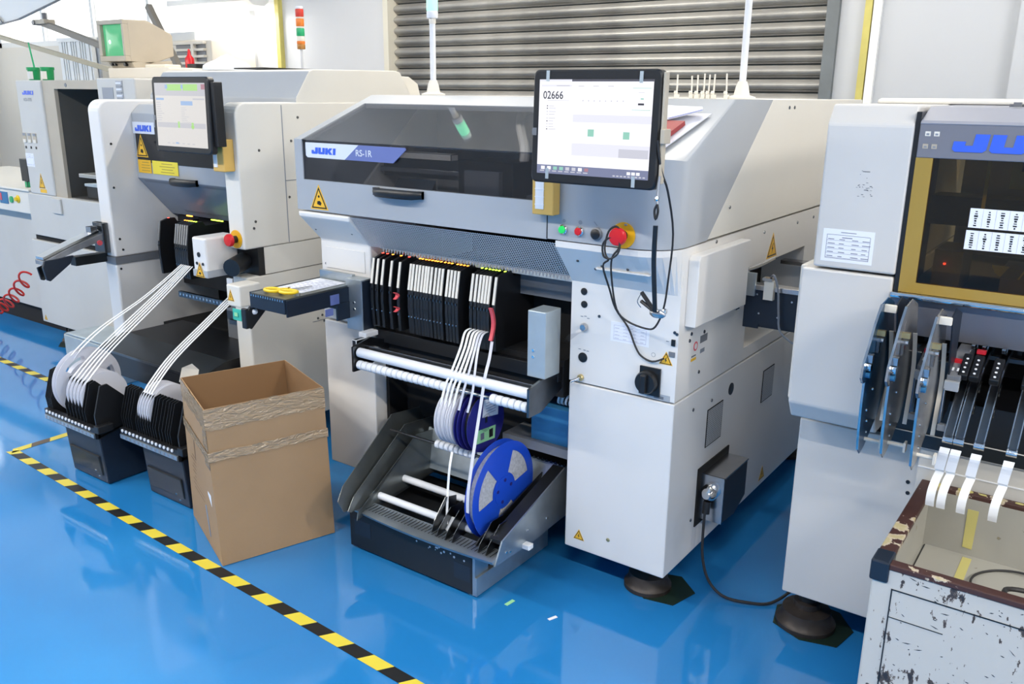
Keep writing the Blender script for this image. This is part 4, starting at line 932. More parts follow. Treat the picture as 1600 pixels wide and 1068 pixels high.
m = MB(); m.loft([[on_slope(x, t_, o) for x, t_ in ((-1.058, .502), (-.988, .662), (-.994, .672), (-1.066, .512))] for o in (.0222, .0226)], 'badge_blue'); tag(recentre(m.build('blue_slip', 'badge_blue')), 'narrow blue slip at the right edge of the leaflet', 'paper')

# ================================================================== second machine (left of centre)
Cm = thing('pick_and_place_machine', 'white machine with rounded pillars and tilted monitor left of the central machine', 'machine', (-3.25, 2.9, 0))
CX0, CX1, CY, CK, CT = -3.795, -2.775, 2.10, 3.75, 1.458
def pillar(x0, x1, z0, z1, r=.035):
    """front pillar: rounded at its front upper edge, runs back along the side."""
    prof = [(CY, z0)]
    prof += [(CY + r - r*math.cos(a*PI/12), z1 - r + r*math.sin(a*PI/12)) for a in range(7)]
    prof += [(CK, z1), (CK, z0)]
    m = MB(); m.prism(prof, 0, x0, x1); return m
pillar(CX0, -3.705, .77, CT, .05).build('side_pillar', 'white', Cm, .008)
m = MB(); m.box(CX0, -3.705, CY, CK, .262, .738); m.build('side_pillar', 'white', Cm, .008)
m = MB(); m.box(CX0+.01, -3.700, CY-.004, 2.40, .738, .770); m.build('pillar_belt', 'slate', Cm)
# right pillar: upper part, recess, lower part
pillar(-2.865, CX1, .905, CT, .05).build('side_pillar', 'cream', Cm, .006)
m = MB(); m.box(-2.865, CX1, 2.16, CK, .795, .905, 'black'); m.build('pillar_recess', 'black', Cm)
m = MB(); m.box(-2.865, CX1, CY, CK, .13, .795); m.build('side_pillar', 'cream', Cm, .006)
m = MB(); m.box(CX1-.002, CX1+.002, 2.19, CK, .797, .905); m.build('side_filler', 'cream', Cm)
m = MB(); m.box(CX1, CX1+.0012, 2.318, 2.3215, .91, CT-.01); m.box(CX1, CX1+.0012, 2.32, 2.75, 1.155, 1.158); m.box(CX1, CX1+.0012, 2.42, 2.9, .550, .5525); m.build('panel_joint', 'panel_grey', Cm)
screws(Cm, [(CX1, 2.40, 1.40), (CX1, 2.36, 1.31), (CX1, 2.335, 1.09), (CX1, 2.45, .562), (CX1, 2.475, .572), (CX1, 2.485, .545), (CX1, 2.16, 1.01), (CX1, 2.20, 1.28), (CX1, 2.15, .985)], (1, 0, 0), .006)
screws(Cm, [(-3.705, 2.13, .85), (-3.705, 2.14, .80), (-3.705, 2.12, .715), (-3.705, 2.13, 1.08), (-3.705, 2.14, 1.27), (-3.705, 2.16, .36), (-3.705, 2.17, .34)], (1, 0, 0), .006)
# dark interior
m = MB(); m.box(-3.70, -2.87, 2.62, 2.64, .14, 1.1); m.box(-3.70, -2.87, 2.40, 2.64, 1.05, 1.07); m.box(-3.70, -2.87, 2.30, 2.64, .40, .43); m.build('inner_bulkhead', 'black_matte', Cm)
m = MB(); m.box(-3.79, -2.78, 2.66, CK, .14, 1.40); m.build('rear_body', 'cream', Cm)
# hood between the pillars
HY = 2.25
m = MB(); m.prism([(HY, 1.115), (HY, 1.40), (HY+.04, 1.438), (2.42, 1.444), (2.42, 1.40), (2.30, 1.10)], 0, -3.704, -2.866); m.build('hood', 'hood_grey', Cm, .003)
m = MB(); m.prism([(HY, 1.115), (2.275, 1.118), (2.42, .955), (2.405, .940)], 0, -3.704, -2.866); m.build('hood_skirt', 'panel_grey', Cm)
sn = Vector((0, -(1.115-.94), -(2.405-HY))).normalized(); sv = Vector((0, HY-2.405, 1.115-.94)).normalized()
for t, xs in ((.06, (-3.66, -2.88)), (.86, (-3.56, -2.95))):
    m = MB(); p = Vector((0, HY, 1.115)) - sv*t*.234
    k = 0; x = xs[0]
    while x < xs[1]:
        flat(m, (x, p.y, p.z), X_, sv, rect(.006, .013), .0006, 'slate'); x += .0125
    stuff(m.build('vent_slots', 'slate', Cm))
m = MB(); flat(m, (-3.285, HY, 1.265), X_, Z_, rect(.80, .155), .002, 'glass_black'); m.build('hood_window', 'glass_black', Cm)
m = MB(); flat(m, (-3.615, HY, 1.338), X_, Z_, rect(.165, .050), .004, 'badge_white'); m.build('badge_plate', 'badge_white', Cm)
juki(Cm, (-3.680, HY-.0042, 1.323), X_, Z_, .027, .128)
warn(Cm, (-3.645, HY-.002, 1.215), X_, Z_, .078, 'hand', .085)
for x0, x1, mt in ((-3.685, -3.585, 'sticker_yellow'), (-3.575, -3.385, 'sticker_lemon')):
    m = MB(); flat(m, ((x0+x1)/2, HY-.002, 1.170), X_, Z_, rect(x1-x0, .058), .0008, mt)
    for k in range(4): flat(m, (x0+(x1-x0)*.58, HY-.002, 1.152+k*.012), X_, Z_, rect((x1-x0)*random.uniform(.4, .7), .0028), .0011, 'amber')
    m.build('warning_text_sticker', mt, Cm)
grip(Cm, -3.435, -3.255, HY, 1.118, hh=.034)
m = MB(); m.box(-2.93, -2.868, 2.20, HY, 1.09, 1.15); m.build('hood_bracket', 'slate', Cm)
# upper rear cover
m = MB(); m.prism([(2.40, 1.44), (2.40, 1.475), (2.475, 1.578), (2.50, 1.586), (2.98, 1.592), (3.01, 1.586), (3.095, 1.47), (3.095, 1.44)], 0, -3.78, -2.779, 'cream')
o = m.build('rear_cover', 'cream', Cm, .004); o.data.materials.append(M['hood_grey'])
for p in o.data.polygons:
    if p.normal.y < -.4: p.material_index = 1
m = MB(); m.prism([(3.095, 1.44), (3.0, 1.575), (3.16, 1.57), (3.22, 1.54), (3.25, 1.44)], 0, -3.78, -2.86); m.build('rear_cover_step', 'cream', Cm, .004)
m = MB(); m.box(-3.78, CX1-.004, 2.42, 2.45, 1.40, 1.446); m.box(-3.78, CX1-.004, 3.09, CK, 1.36, 1.44); m.build('top_plate', 'cream', Cm)
m = MB(); m.box(-3.35, -3.15, 2.55, 3.0, 1.592, 1.598, 'black'); m.build('roof_strip', 'black', Cm)
# yellow switch box, emergency stop, small covers
m = MB(); m.box(-2.862, -2.795, CY-.05, CY, 1.205, 1.325); m.build('lamp_box', 'ochre', Cm, .004)
m = MB(); m.box(-2.853, -2.832, CY-.053, CY-.049, 1.222, 1.310, 'plastic_white'); m.build('lamp_box_window', 'plastic_white', Cm)
estop(Cm, -2.822, CY, .944, 1.15)
m = MB(); m.box(-2.955, -2.870, 1.99, 2.14, .815, .955); m.build('cover_box', 'white', Cm, .008)
m = MB(); m.box(-2.958, -2.866, 1.987, 2.13, .800, .828); m.build('cover_base', 'hood_grey', Cm, .002)
warn(Cm, (-2.912, 1.987, .803), X_, Z_, .05, 'hand', .05)
m = MB(); m.lathe((-2.915, 1.99, .888), (0, -1, 0), [(.010, 0), (.010, .002), (0, .002)], 14); m.cyl((-2.93, 1.99, .853), (-2.93, 1.987, .853), .006, n=8); m.cyl((-2.892, 1.99, .853), (-2.892, 1.987, .853), .006, n=8); m.build('cover_holes', 'black', Cm)
m = MB(); m.box(-2.775, -2.695, 2.00, 2.10, .705, .790); m.build('cover_box', 'cream', Cm, .006)
warn(Cm, (-2.750, 2.0, .728), X_, Z_, .034, 'bolt', .04)
m = MB(); m.box(-2.740, -2.690, 1.995, 2.0, .655, .700, 'teal'); m.box(-2.728, -2.705, 1.992, 1.995, .670, .688, 'label_green'); m.build('teal_clip', 'teal', Cm, .002)
m = MB(); m.cyl((-2.84, 2.14, .85), (-2.80, 2.05, .84), .035, n=16); m.build('cable_sleeve', 'black', Cm, smooth=True)
# lower bars and feeder slide inside the opening
m = MB(); m.box(-3.40, -3.05, 2.20, 2.215, .615, .64); m.build('scale_bar', 'steel_dark', Cm)
m = MB()
for k in range(14): flat(m, (-3.385+k*.024, 2.20, .628), X_, Z_, rect(.010, .010), .001, 'steel')
stuff(m.build('scale_marks', 'steel', Cm))
m = MB(); m.box(-3.05, -2.90, 2.20, 2.214, .545, .565); m.build('scale_bar', 'steel_dark', Cm)
m = MB(); m.box(-3.20, -2.88, 2.30, 2.31, .43, .60, 'slate'); flat(m, (-3.12, 2.30, .55), X_, Z_, rect(.06, .05), .001, 'panel_grey'); m.build('motor_box', 'slate', Cm)
m = MB(); m.prism([(1.93, .30), (1.93, .40), (2.06, .44), (2.35, .44), (2.35, .30)], 0, -3.62, -2.90); m.prism([(1.93, .40), (2.06, .44), (2.06, .446), (1.93, .406)], 0, -3.63, -2.89, 'dark_plate'); m.build('feeder_slide', 'black', Cm)
m = MB(); m.box(-3.625, -2.895, 1.925, 1.932, .395, .405); m.build('slide_trim', 'steel_dark', Cm)
m = MB(); m.box(-3.10, -3.06, 2.24, 2.25, .70, .73); m.build('white_tab', 'plastic_white', Cm)
foot(Cm, -3.75, 2.3, .06, .265); foot(Cm, -2.82, 2.3, .06, .14); foot(Cm, -3.75, 3.6, .06, .265); foot(Cm, -2.82, 3.6, .06, .14)
# feeders in the opening
FC = [(-3.53, 'led_red')] + [(-3.405+i*.016, 'led_orange' if i < 2 else 'led_green') for i in range(6)]
mat('bar_dull', (.30, .30, .30), .35, metal=.6)
for i, (x, l) in enumerate(FC):
    t = feeder(x, .0145, l, 'tape_feeder', 'bar_dull', 2.215, .935)
    tag(t, 'dark tape feeder with grey strip, %s from the left in the left machine' % ORD[i], 'feeder', 'tape feeders in the left machine')
m = MB(); m.box(-3.48, -3.44, 2.33, 2.335, .952, .957); m.build('status_lights', 'led_orange', Cm)
m = MB(); m.box(-3.30, -3.22, 2.33, 2.335, .950, .954); m.build('status_lights', 'led_green', Cm)
m = MB(); m.box(-3.70, -2.87, 2.43, 2.60, .60, .93); m.build('feeder_bank', 'black', Cm)

# monitor
mon2 = thing('machine_monitor', 'monitor with grey and green screen on the left machine', 'monitor', (-2.955, 2.03, 1.27))
c, u, v, n = monitor(mon2, (-2.955, 1.995, 1.410), 0.0, .03, .352, .276)
cs = c + n*.0008; sw, sh = .312, .232
m = MB(); flat(m, cs, u, v, rect(sw, sh), .0004, 'screen_warm')
R(0, 1, 0, .20, 'screen_grey'); R(.25, .55, .02, .12, 'screen_green', 2); R(.58, .86, .02, .12, 'screen_green', 2); R(.93, 1, .02, .10, 'screen_pink', 2); R(.22, .27, .03, .09, 'screen_blue', 3); R(.54, .58, .03, .09, 'screen_blue', 3)
R(.52, .75, .28, .345, 'screen_blue'); R(.02, .18, .235, .27, 'screen_blue'); R(.76, .98, .235, .26, 'screen_grey'); R(.02, .98, .62, .70, 'screen_grey')
R(.44, .475, .60, .70, 'screen_green', 2); R(.71, .75, .61, .71, 'screen_green', 2); R(.70, .76, .66, .69, 'screen_green', 2); R(.37, .43, .93, .955, 'screen_blue')
for i in range(9): R(.02, .02+random.uniform(.08, .16), .30+i*.035, .312+i*.035, 'screen_grey'); R(.52, .52+random.uniform(.06, .2), .38+i*.028, .388+i*.028, 'screen_grey')
for i in range(6): R(.2+i*.1, .25+i*.1, .94, .955, 'screen_grey')
m.build('display', 'screen_warm', mon2)
m = MB(); m.box(-3.01, -2.90, 2.025, 2.05, 1.34, 1.48, 'black'); m.cyl((-2.955, 2.05, 1.41), (-2.955, HY, 1.39), .024, n=14, mt='black'); m.build('mount_arm', 'black', mon2, smooth=True)
m = MB(); m.box(-2.779, -2.760, 2.005, 2.045, 1.30, 1.53); m.build('side_rail', 'black', mon2, .003)
m = MB(); flat(m, c, u, v, rect(.013, .018, -.168, -.012), .001, 'slate'); m.build('bezel_label', 'slate', mon2)

# signal light and plastic bag on its roof
pole_light('signal_tower', 'signal tower with red, orange and green bands behind the left machine', -3.305, 2.905, 1.592, 1.690, [('lamp_amber', .022, 1), ('lamp_orange', .014, 1.02), ('bar_ivory', .022, .95), ('lamp_green', .035, 1), ('bar_ivory', .008, .9), ('lamp_orange', .034, 1), ('bar_ivory', .008, .9), ('lamp_red', .034, 1), ('plastic_white', .012, .9)], base=False, r=.006, lr=.019)
m = MB(); rings = []
for k in range(6):
    r = (1, .92, .72, .45, .2, .02)[k]; rings.append([(-3.62+.14*r*math.cos(2*PI*i/16)*(1+.12*math.sin(3*i+k)), 2.72+.10*r*math.sin(2*PI*i/16)*(1+.15*math.cos(5*i)), 1.593+(0, .018, .034, .048, .062, .07)[k]+.004*math.sin(2.3*i*(k+1))*(1 if k else 0)) for i in range(16)])
m.loft(rings); tag(recentre(m.build('plastic_bag', 'bag', smooth=True)), 'crumpled white plastic bag on the roof of the left machine', 'bag')

# ---- rail bracket that sticks out at the outer side of the left pillar
rb = thing('tape_guide_rail', 'dark metal guide rail sticking out beside the left machine', 'rail', (-3.75, 1.97, .76))
m = MB(); m.box(-3.815, -3.735, 2.07, 2.098, .79, .925); m.build('mount_plate', 'steel_dark', rb, .002)
m = MB(); m.loft([[(-3.82, y, z), (-3.74, y, z), (-3.74, y, z+t), (-3.82, y, z+t)] for y, z, t in ((1.80, .772, .020), (1.93, .812, .028), (2.08, .850, .032))]); m.build('rail_body', 'guide_steel', rb, .002)
m = MB(); m.loft([[(-3.81, y, z), (-3.748, y, z), (-3.748, y, z+.010), (-3.81, y, z+.010)] for y, z in ((1.80, .797), (1.93, .843), (2.06, .884))]); m.build('rail_top', 'chrome', rb)
m = MB(); m.prism([(1.79, .765), (1.80, .71), (1.815, .702), (1.91, .765), (1.93, .80), (1.80, .795)], 0, -3.752, -3.738, 'navy'); m.prism([(1.79, .76), (1.80, .705), (1.815, .70), (1.84, .72), (1.825, .75), (1.85, .775)], 0, -3.80, -3.79, 'steel_dark'); m.build('rail_handle', 'navy', rb, .003)
m = MB(); m.box(-3.815, -3.77, 1.95, 2.10, .745, .785); m.build('lower_arm', 'dark_plate', rb)
m = MB(); m.cyl((-3.737, 2.05, .84), (-3.730, 2.05, .84), .012, n=10, mt='red_soft'); m.box(-3.80, -3.76, 2.03, 2.06, .885, .91, 'steel'); m.build('rail_clip', 'steel', rb)

# ================================================================== two reel holders in front of it
def reel_holder(label, x0, x1, yf, nd, reels):
    t = thing('reel_holder', label, 'reel holder', ((x0+x1)/2, yf+.15, 0))
    w = x1-x0
    m = MB(); m.prism([(yf+.02, .004), (yf+.005, .20), (yf+.27, .30), (yf+.33, .004)], 0, x0+w*.30, x1-.006, 'navy'); m.build('stand', 'navy', t, .004)
    m = MB(); m.prism([(yf+.014, .035), (yf+.004, .12), (yf+.03, .12), (yf+.04, .035)], 0, x0+w*.34, x1-.03, 'black'); m.build('front_panel', 'black', t, .004)
    screws(t, [(x1-.06, yf+.010, .10), (x1-.075, yf+.012, .05), (x1-.055, yf+.012, .03)], (0, -1, 0), .004, 'chrome')
    m = MB(); m.box(x0, x1, yf-.012, yf+.008, .205, .250); m.poly([(x0, yf, .21), (x1, yf, .21), (x1, yf+.27, .27), (x0, yf+.27, .27), (x0, yf, .20), (x1, yf, .20), (x1, yf+.27, .26), (x0, yf+.27, .26)], [(0, 1, 2, 3), (7, 6, 5, 4), (1, 5, 6, 2), (0, 3, 7, 4)]); m.build('holder_tray', 'black', t)
    m = MB(); m.box(x0+.004, x1-.004, yf-.0165, yf-.012, .210, .226); m.build('scale_strip', 'galv', t)
    k = int(w/.028); m = MB()
    for i in range(k): m.box(x0+.012+i*(w-.02)/k, x0+.022+i*(w-.02)/k, yf-.0175, yf-.0165, .213, .223)
    stuff(m.build('scale_marks', 'panel_grey', t))
    k = int(w/.026); b = MB(); b.cyl((0, yf-.013, .243), (0, yf-.017, .243), .0062, n=10)
    f = b.build('index_pin', 'plastic_white', t, smooth=True); ox = f.location.x
    for i in range(k):
        o = f if i == 0 else f.copy()
        if i: COL.objects.link(o); o.parent = t
        o.location.x = x0+.022+i*(w-.03)/k
    dp = [(yf+.004, .215), (yf-.004, .30), (yf+.028, .405), (yf+.052, .412), (yf+.175, .285), (yf+.18, .25)]
    for i in nd:
        x = x0 + i; m = MB(); m.prism(dp, 0, x, x+.0022); m.build('divider_plate', 'black', t)
    m = MB(); m.prism([(yf+.0, .205), (yf-.004, .30), (yf+.03, .41), (yf+.06, .412), (yf+.20, .27), (yf+.27, .262)], 0, x1-.008, x1); m.build('end_plate', 'black', t, .001)
    m = MB(); m.box(x1-.002, x1+.03, yf-.014, yf+.05, .232, .262); m.build('latch', 'black', t, .003)
    return t
reel_holder('black reel holder with a large white reel near the tape corner', -3.470, -3.095, 1.60, [.004, .014, .024, .034, .044, .157, .182, .207, .232, .257, .282, .30], 0)
reel_holder('black reel holder with small white reels behind the cardboard box', -3.03, -2.655, 1.665, [.004, .02, .036, .052, .068, .10, .116, .132, .148, .164, .18, .196, .212, .228, .25, .27, .29, .305, .32], 0)
reel('tape_reel', 'large white tape reel standing in the leftmost reel holder', -3.385, (1.735, .348), .140, .030, 'reel_white', 'reel_clear', 3, .4, roll_r=.62, sp=.6)
LX = [-3.300, -3.275, -3.250, -3.225, -3.200]
for i, x in enumerate(LX): reel('tape_reel', 'thin white tape reel in the leftmost reel holder, %s from the left' % ORD[i], x, (1.70, .335), .098, .011, 'reel_white', 'tape_white', 0, group='small reels in the leftmost holder')
RX = [-2.914, -2.898, -2.882, -2.866, -2.850]
for i, x in enumerate(RX): reel('tape_reel', 'thin white tape reel behind the cardboard box, %s from the left' % ORD[i], x, (1.765, .335), .098, .011, 'reel_white', 'tape_white', 0, group='small reels in the holder behind the box')
# carrier tapes up to the feeders
for i, (xr, yr, zr, xf) in enumerate(((-3.392, 1.70, .475, -3.356), (-3.372, 1.71, .478, -3.342), (-3.300, 1.66, .425, -3.328), (-3.275, 1.66, .425, -3.316), (-3.250, 1.66, .425, -3.304), (-3.225, 1.66, .425, -3.292), (-3.200, 1.66, .425, -3.276))):
    m = MB(); m.ribbon([(xr, yr-.03, zr-.03), (xr+.002, yr+.01, zr+.012), (xr*.7+xf*.3, yr+.12, zr+.085), (xr*.35+xf*.65, 2.02, .655), (xf, 2.20, .765)], .0088, .0009)
    tag(recentre(m.build('carrier_tape', 'tape_white')), 'white carrier tape from the leftmost reel holder, %s from the left' % ORD[i], 'carrier tape', 'carrier tapes of the leftmost reel holder')
for i, (xr, xf) in enumerate(((-2.914, -3.002), (-2.898, -2.988), (-2.882, -2.974), (-2.866, -2.960))):
    m = MB(); m.ribbon([(xr, 1.70, .405), (xr, 1.73, .44), (xr*.7+xf*.3, 1.84, .512), (xr*.35+xf*.65, 2.03, .608), (xf, 2.20, .690)], .0088, .0009)
    tag(recentre(m.build('carrier_tape', 'tape_white')), 'white carrier tape from the reels behind the cardboard box, %s from the left' % ORD[i], 'carrier tape', 'carrier tapes of the reel holder behind the box')
m = MB(); m.poly([(-2.93, 1.86, .40), (-2.87, 1.90, .40), (-2.865, 1.91, .45), (-2.885, 1.895, .475), (-2.925, 1.875, .455)], [(0, 1, 2, 3, 4)]); tag(recentre(m.build('paper_tag', 'bar_ivory')), 'small cream paper tag standing behind the cardboard box', 'tag')

# ================================================================== cardboard box
BX = thing('cardboard_box', 'tall open cardboard box with clear tape round its rim', 'box', (-2.36, 1.77, 0))
B0 = [(-2.229, 1.505), (-2.104, 1.882), (-2.489, 2.041), (-2.614, 1.664)]; T0 = [(-2.252, 1.502), (-2.120, 1.878), (-2.465, 2.006), (-2.588, 1.650)]; HB = .542
def lerp2(a, b, t): return (a[0]+(b[0]-a[0])*t, a[1]+(b[1]-a[1])*t)
cen = (-2.36, 1.77)
def ring(t, inset, z): return [(*lerp2(lerp2(B0[i], T0[i], t), cen, inset), z) for i in range(4)]
for i in range(4):
    j = (i+1) % 4; a, b = ring(0, 0, .002), ring(1, 0, HB); c_, d = ring(0, .016, .002), ring(1, .016, HB)
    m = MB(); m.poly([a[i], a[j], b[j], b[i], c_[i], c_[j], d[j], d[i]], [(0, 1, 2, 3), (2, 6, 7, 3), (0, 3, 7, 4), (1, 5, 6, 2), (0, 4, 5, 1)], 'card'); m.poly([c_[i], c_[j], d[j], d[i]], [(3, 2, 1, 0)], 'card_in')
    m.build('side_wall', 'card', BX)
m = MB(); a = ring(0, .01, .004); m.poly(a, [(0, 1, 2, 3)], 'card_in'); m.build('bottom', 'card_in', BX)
# glossy packing tape: wrinkled band round the rim, joint band lower down, strip along the corner
m, nt, b = node_mat('packing_tape')
b.inputs['Base Color'].default_value = (.40, .275, .155, 1); b.inputs['Roughness'].default_value = .16; b.inputs['Specular IOR Level'].default_value = .9
tcn = nt.nodes.new('ShaderNodeTexCoord'); mpn = nt.nodes.new('ShaderNodeMapping'); mpn.inputs['Scale'].default_value = (14, 14, 40)
nz = nt.nodes.new('ShaderNodeTexNoise'); nz.inputs['Scale'].default_value = 1.6; nz.inputs['Detail'].default_value = 6; nz.inputs['Distortion'].default_value = 1.5
bpn = nt.nodes.new('ShaderNodeBump'); bpn.inputs['Strength'].default_value = .6; bpn.inputs['Distance'].default_value = .02
nt.links.new(tcn.outputs['Object'], mpn.inputs['Vector']); nt.links.new(mpn.outputs[0], nz.inputs['Vector']); nt.links.new(nz.outputs['Fac'], bpn.inputs['Height']); nt.links.new(bpn.outputs['Normal'], b.inputs['Normal'])
def band(t0, t1, sides, out=-.006, wob=.004):
    for i in sides:
        m = MB(); rows = []; j = (i+1) % 4; n = 24
        for k in range(n+1):
            s = k/n; row = []
            for t in (t0, (t0+t1)/2, t1):
                a = ring(t, out, t*HB); p = lerp2(a[i], a[j], s); row.append((p[0], p[1], t*HB + random.uniform(-wob, wob)*(t != (t0+t1)/2)))
            rows.append(row)
        m.loft(rows, closed=False); m.build('packing_tape', 'packing_tape', BX)
band(.87, 1.0, (0, 3), -.010); band(.675, .735, (0, 3), -.018, .002)
m = MB(); P_ = ring(.62, -.006, .62*HB); Q_ = ring(.99, -.006, .99*HB); m.poly([P_[0], lerp2(P_[0], P_[3], .18)+(.62*HB,), lerp2(Q_[0], Q_[3], .22)+(.99*HB,), Q_[0]], [(0, 1, 2, 3)]); m.build('packing_tape', 'packing_tape', BX)
m = MB(); a0, a1 = ring(1, .008, HB+.001), ring(1, -.008, HB+.001)
# printed lines and a torn white label on the shaded left side (face 3)
L0, L1 = Vector((*B0[3], 0)), Vector((*B0[0], 0)); lu = (L1-L0).normalized(); lv = (Vector((*T0[3], HB))-Vector((*B0[3], 0)) + Vector((*T0[0], HB))-Vector((*B0[0], 0))).normalized(); ln_ = lu.cross(lv)
def on_left(s, h): return (L0 + (L1-L0)*s + lv*h) + ln_*.0012
mat('card_print', (.17, .10, .055), .8)
m = MB()
for k in range(9): p = on_left(.42, .29-k*.016); flat(m, p, lu, lv, rect(random.uniform(.10, .17), .0022), .0003, 'card_print')
flat(m, on_left(.40, .33), lu, lv, rect(.012, .09), .0003, 'card_print')
m.build('box_print', 'card_print', BX)
m = MB(); flat(m, on_left(.80, .25), lu, lv, [(-.02, -.03), (.022, -.06), (.026, .03), (-.018, .055)], .0006, 'paper'); m.build('torn_label', 'paper', BX)
m = MB(); flat(m, on_left(.62, .12), lu, lv, [(-.012, .03), (.006, .04), (.03, -.07), (.018, -.075), (0, -.02)], .0006, 'panel_grey'); m.build('blue_tape_bit', 'hood_grey', BX)

# ================================================================== old dispenser machine on the left
Bm = thing('glue_dispenser', 'old white machine with dark open bay, left of the rounded pillar', 'machine', (-4.68, 3.0, 0))
BY = 2.5
m = MB(); m.prism([(BY, .135), (BY, .640), (3.4, .640), (3.4, .135)], 0, -5.31, -4.06); m.build('lower_cabinet', 'cream_old', Bm, .004)
m = MB(); m.box(-5.29, -4.08, BY+.02, 3.38, .640, .672); m.build('cabinet_gap', 'black_matte', Bm)
m = MB(); m.box(-5.28, -4.06, BY, 3.4, .672, .915); m.build('middle_body', 'cream_old', Bm, .004)
m = MB(); m.prism([(BY, .915), (BY, 1.545), (3.4, 1.545), (3.4, .915)], 0, -5.24, -4.965); m.build('control_column', 'cream_old', Bm, .008)
m = MB(); m.box(-4.40, -4.06, BY, 3.4, .915, 1.555); m.build('side_column', 'cream_old', Bm, .008)
m = MB(); m.box(-4.965, -4.40, BY+.01, 3.4, 1.50, 1.545); m.box(-4.965, -4.845, BY+.01, BY+.03, .915, 1.50); m.build('bay_frame', 'beige', Bm)
m = MB(); m.box(-4.86, -4.40, 3.1, 3.12, .915, 1.50); m.box(-4.86, -4.848, BY+.03, 3.1, .915, 1.5); m.box(-4.86, -4.40, BY+.03, 3.1, .90, .918); m.build('bay_lining', 'dim_inside', Bm)
juki(Bm, (-5.175, BY-.0005, 1.467), X_, Z_, .022, .125)
text(Bm, 'KD-775', (-5.165, BY-.0005, 1.432), X_, Z_, .018, 'panel_grey', 'model_lettering', .085)
for i, x in enumerate((-5.235, -5.178, -5.121)):
    m = MB(); flat(m, (x+.02, BY, 1.232), X_, Z_, rect(.038, .052), .003, 'beige'); flat(m, (x+.02, BY-.003, 1.226), X_, Z_, rect(.028, .018, 0, -.012), .003, 'bar_ivory'); flat(m, (x+.02, BY-.003, 1.24), X_, Z_, rect(.028, .014, 0, .010), .002, 'panel_grey'); m.build('push_switch', 'beige', Bm)
    m = MB(); flat(m, (x+.02, BY, 1.178), X_, Z_, rect(.014, .014), .002, 'black'); m.build('switch_socket', 'black', Bm)
sheet(Bm, (-5.235, BY, 1.07), X_, Z_, .09, .075, 2)
warn(Bm, (-5.095, BY, .955), X_, Z_, .062, 'bolt', .075)
m = MB(); flat(m, (-5.085, BY, .938), X_, Z_, rect(.07, .02), .001, 'sticker_yellow'); m.build('warning_text_sticker', 'sticker_yellow', Bm)
m = MB(); m.box(-5.00, -4.90, BY-.012, BY, .82, .905); m.build('bay_latch', 'cream_old', Bm, .003)
warn(Bm, (-5.27, BY, .150), X_, Z_, .032)
screws(Bm, [(-4.95, BY+.03, .95), (-4.93, BY+.03, 1.47), (-4.72, BY+.01, 1.52)], (0, -1, 0), .012, 'slate')
m = MB(); m.box(-4.73, -4.42, BY+.06, 2.95, .918, .985, 'black'); m.build('work_table', 'black', Bm, .004)
m = MB(); m.prism([(-4.73, 1.0), (-4.44, 1.02), (-4.44, .985), (-4.73, .985)], 1, BY+.05, 2.9, 'galv_pale'); m.build('board_clamp', 'galv_pale', Bm, .003)
m = MB(); m.box(-4.74, -4.43, BY+.03, 2.85, 1.035, 1.055, 'bin_floor'); m.build('clamp_plate', 'cream_old', Bm, .003)
m = MB(); m.box(-4.45, -4.43, BY+.05, BY+.06, .935, .965); m.build('white_connector', 'plastic_white', Bm)
m = MB(); flat(m, (-4.30, BY, 1.482), X_, Z_, rect(.10, .055), .002, 'panel_grey'); m.build('vent_panel', 'hood_grey', Bm)
m = MB(); flat(m, (-4.19, BY, 1.492), X_, Z_, rect(.055, .10), .004, 'hood_grey')
for k in range(6): flat(m, (-4.19, BY-.004, 1.455+k*.015), X_, Z_, rect(.045, .009), .003, 'badge_white' if k % 2 else 'panel_grey')
m.build('keypad', 'hood_grey', Bm)
m = MB(); m.prism([(2.735, 1.556), (2.735, 1.612), (3.35, 1.612), (3.35, 1.556)], 0, -4.68, -4.12); m.build('head_cover', 'wall_warm', Bm, .006)
m = MB(); m.box(-4.10, -3.90, 2.72, 3.3, .2, 1.60); m.build('rear_cabinet', 'wall_warm', Bm, .006)
m = MB(); flat(m, (-4.0, 2.72, 1.50), X_, Z_, rect(.05, .11), .002, 'beige'); m.build('hinge_plate', 'beige', Bm)
for x, y in ((-5.2, 2.62), (-4.2, 2.62), (-5.2, 3.3), (-4.2, 3.3)): foot(Bm, x, y, .07, .14)
floor_patch(-5.13, 2.62, .13, 7, .1, "dark pad under the old dispenser machine's foot")
m = MB(); m.box(-4.62, -4.18, 2.27, 2.49, .0, .22); m.prism([(-4.62, .22), (-4.18, .22), (-4.22, .235), (-4.58, .235)], 1, 2.27, 2.49); tag(recentre(m.build('cable_box', 'galv_pale', None, .006)), 'grey metal box on the floor under the old dispenser', 'box')

# green-lidded paste jars
for i, (x, lab_) in enumerate(((-5.335, 'green paste jar with a stick in it on the old dispenser'), (-5.18, 'green paste jar without a stick on the old dispenser'))):
    t = thing('paste_jar', lab_, 'jar', (x, 2.66, 1.545), 'paste jars on the old dispenser')
    m = MB(); m.lathe((x, 2.66, 1.545), (0, 0, 1), [(.028, 0), (.030, .004), (.034, .058)], 20); m.build('jar_body', 'cup_green', t, smooth=True)
    m = MB(); m.lathe((x, 2.66, 1.603), (0, 0, 1), [(.038, 0), (.038, .014), (.036, .016), (.0, .016)], 20); m.build('lid', 'cup_green', t, smooth=True)
    m = MB(); pts = [(x+.0345*math.cos(a), 2.66+.0345*math.sin(a)) for a in [-PI*.75+PI*.55*k/8 for k in range(9)]]
    m.loft([[(p[0], p[1], z) for p in pts] for z in (1.553, 1.596)], closed=False, caps=False); m.build('jar_label', 'cream', t)
    if i == 0: m = MB(); m.cyl((x+.012, 2.66, 1.62), (x-.018, 2.66, 1.755), .005, .004, 8); m.build('mixing_stick', 'lamp_green', t, smooth=True)

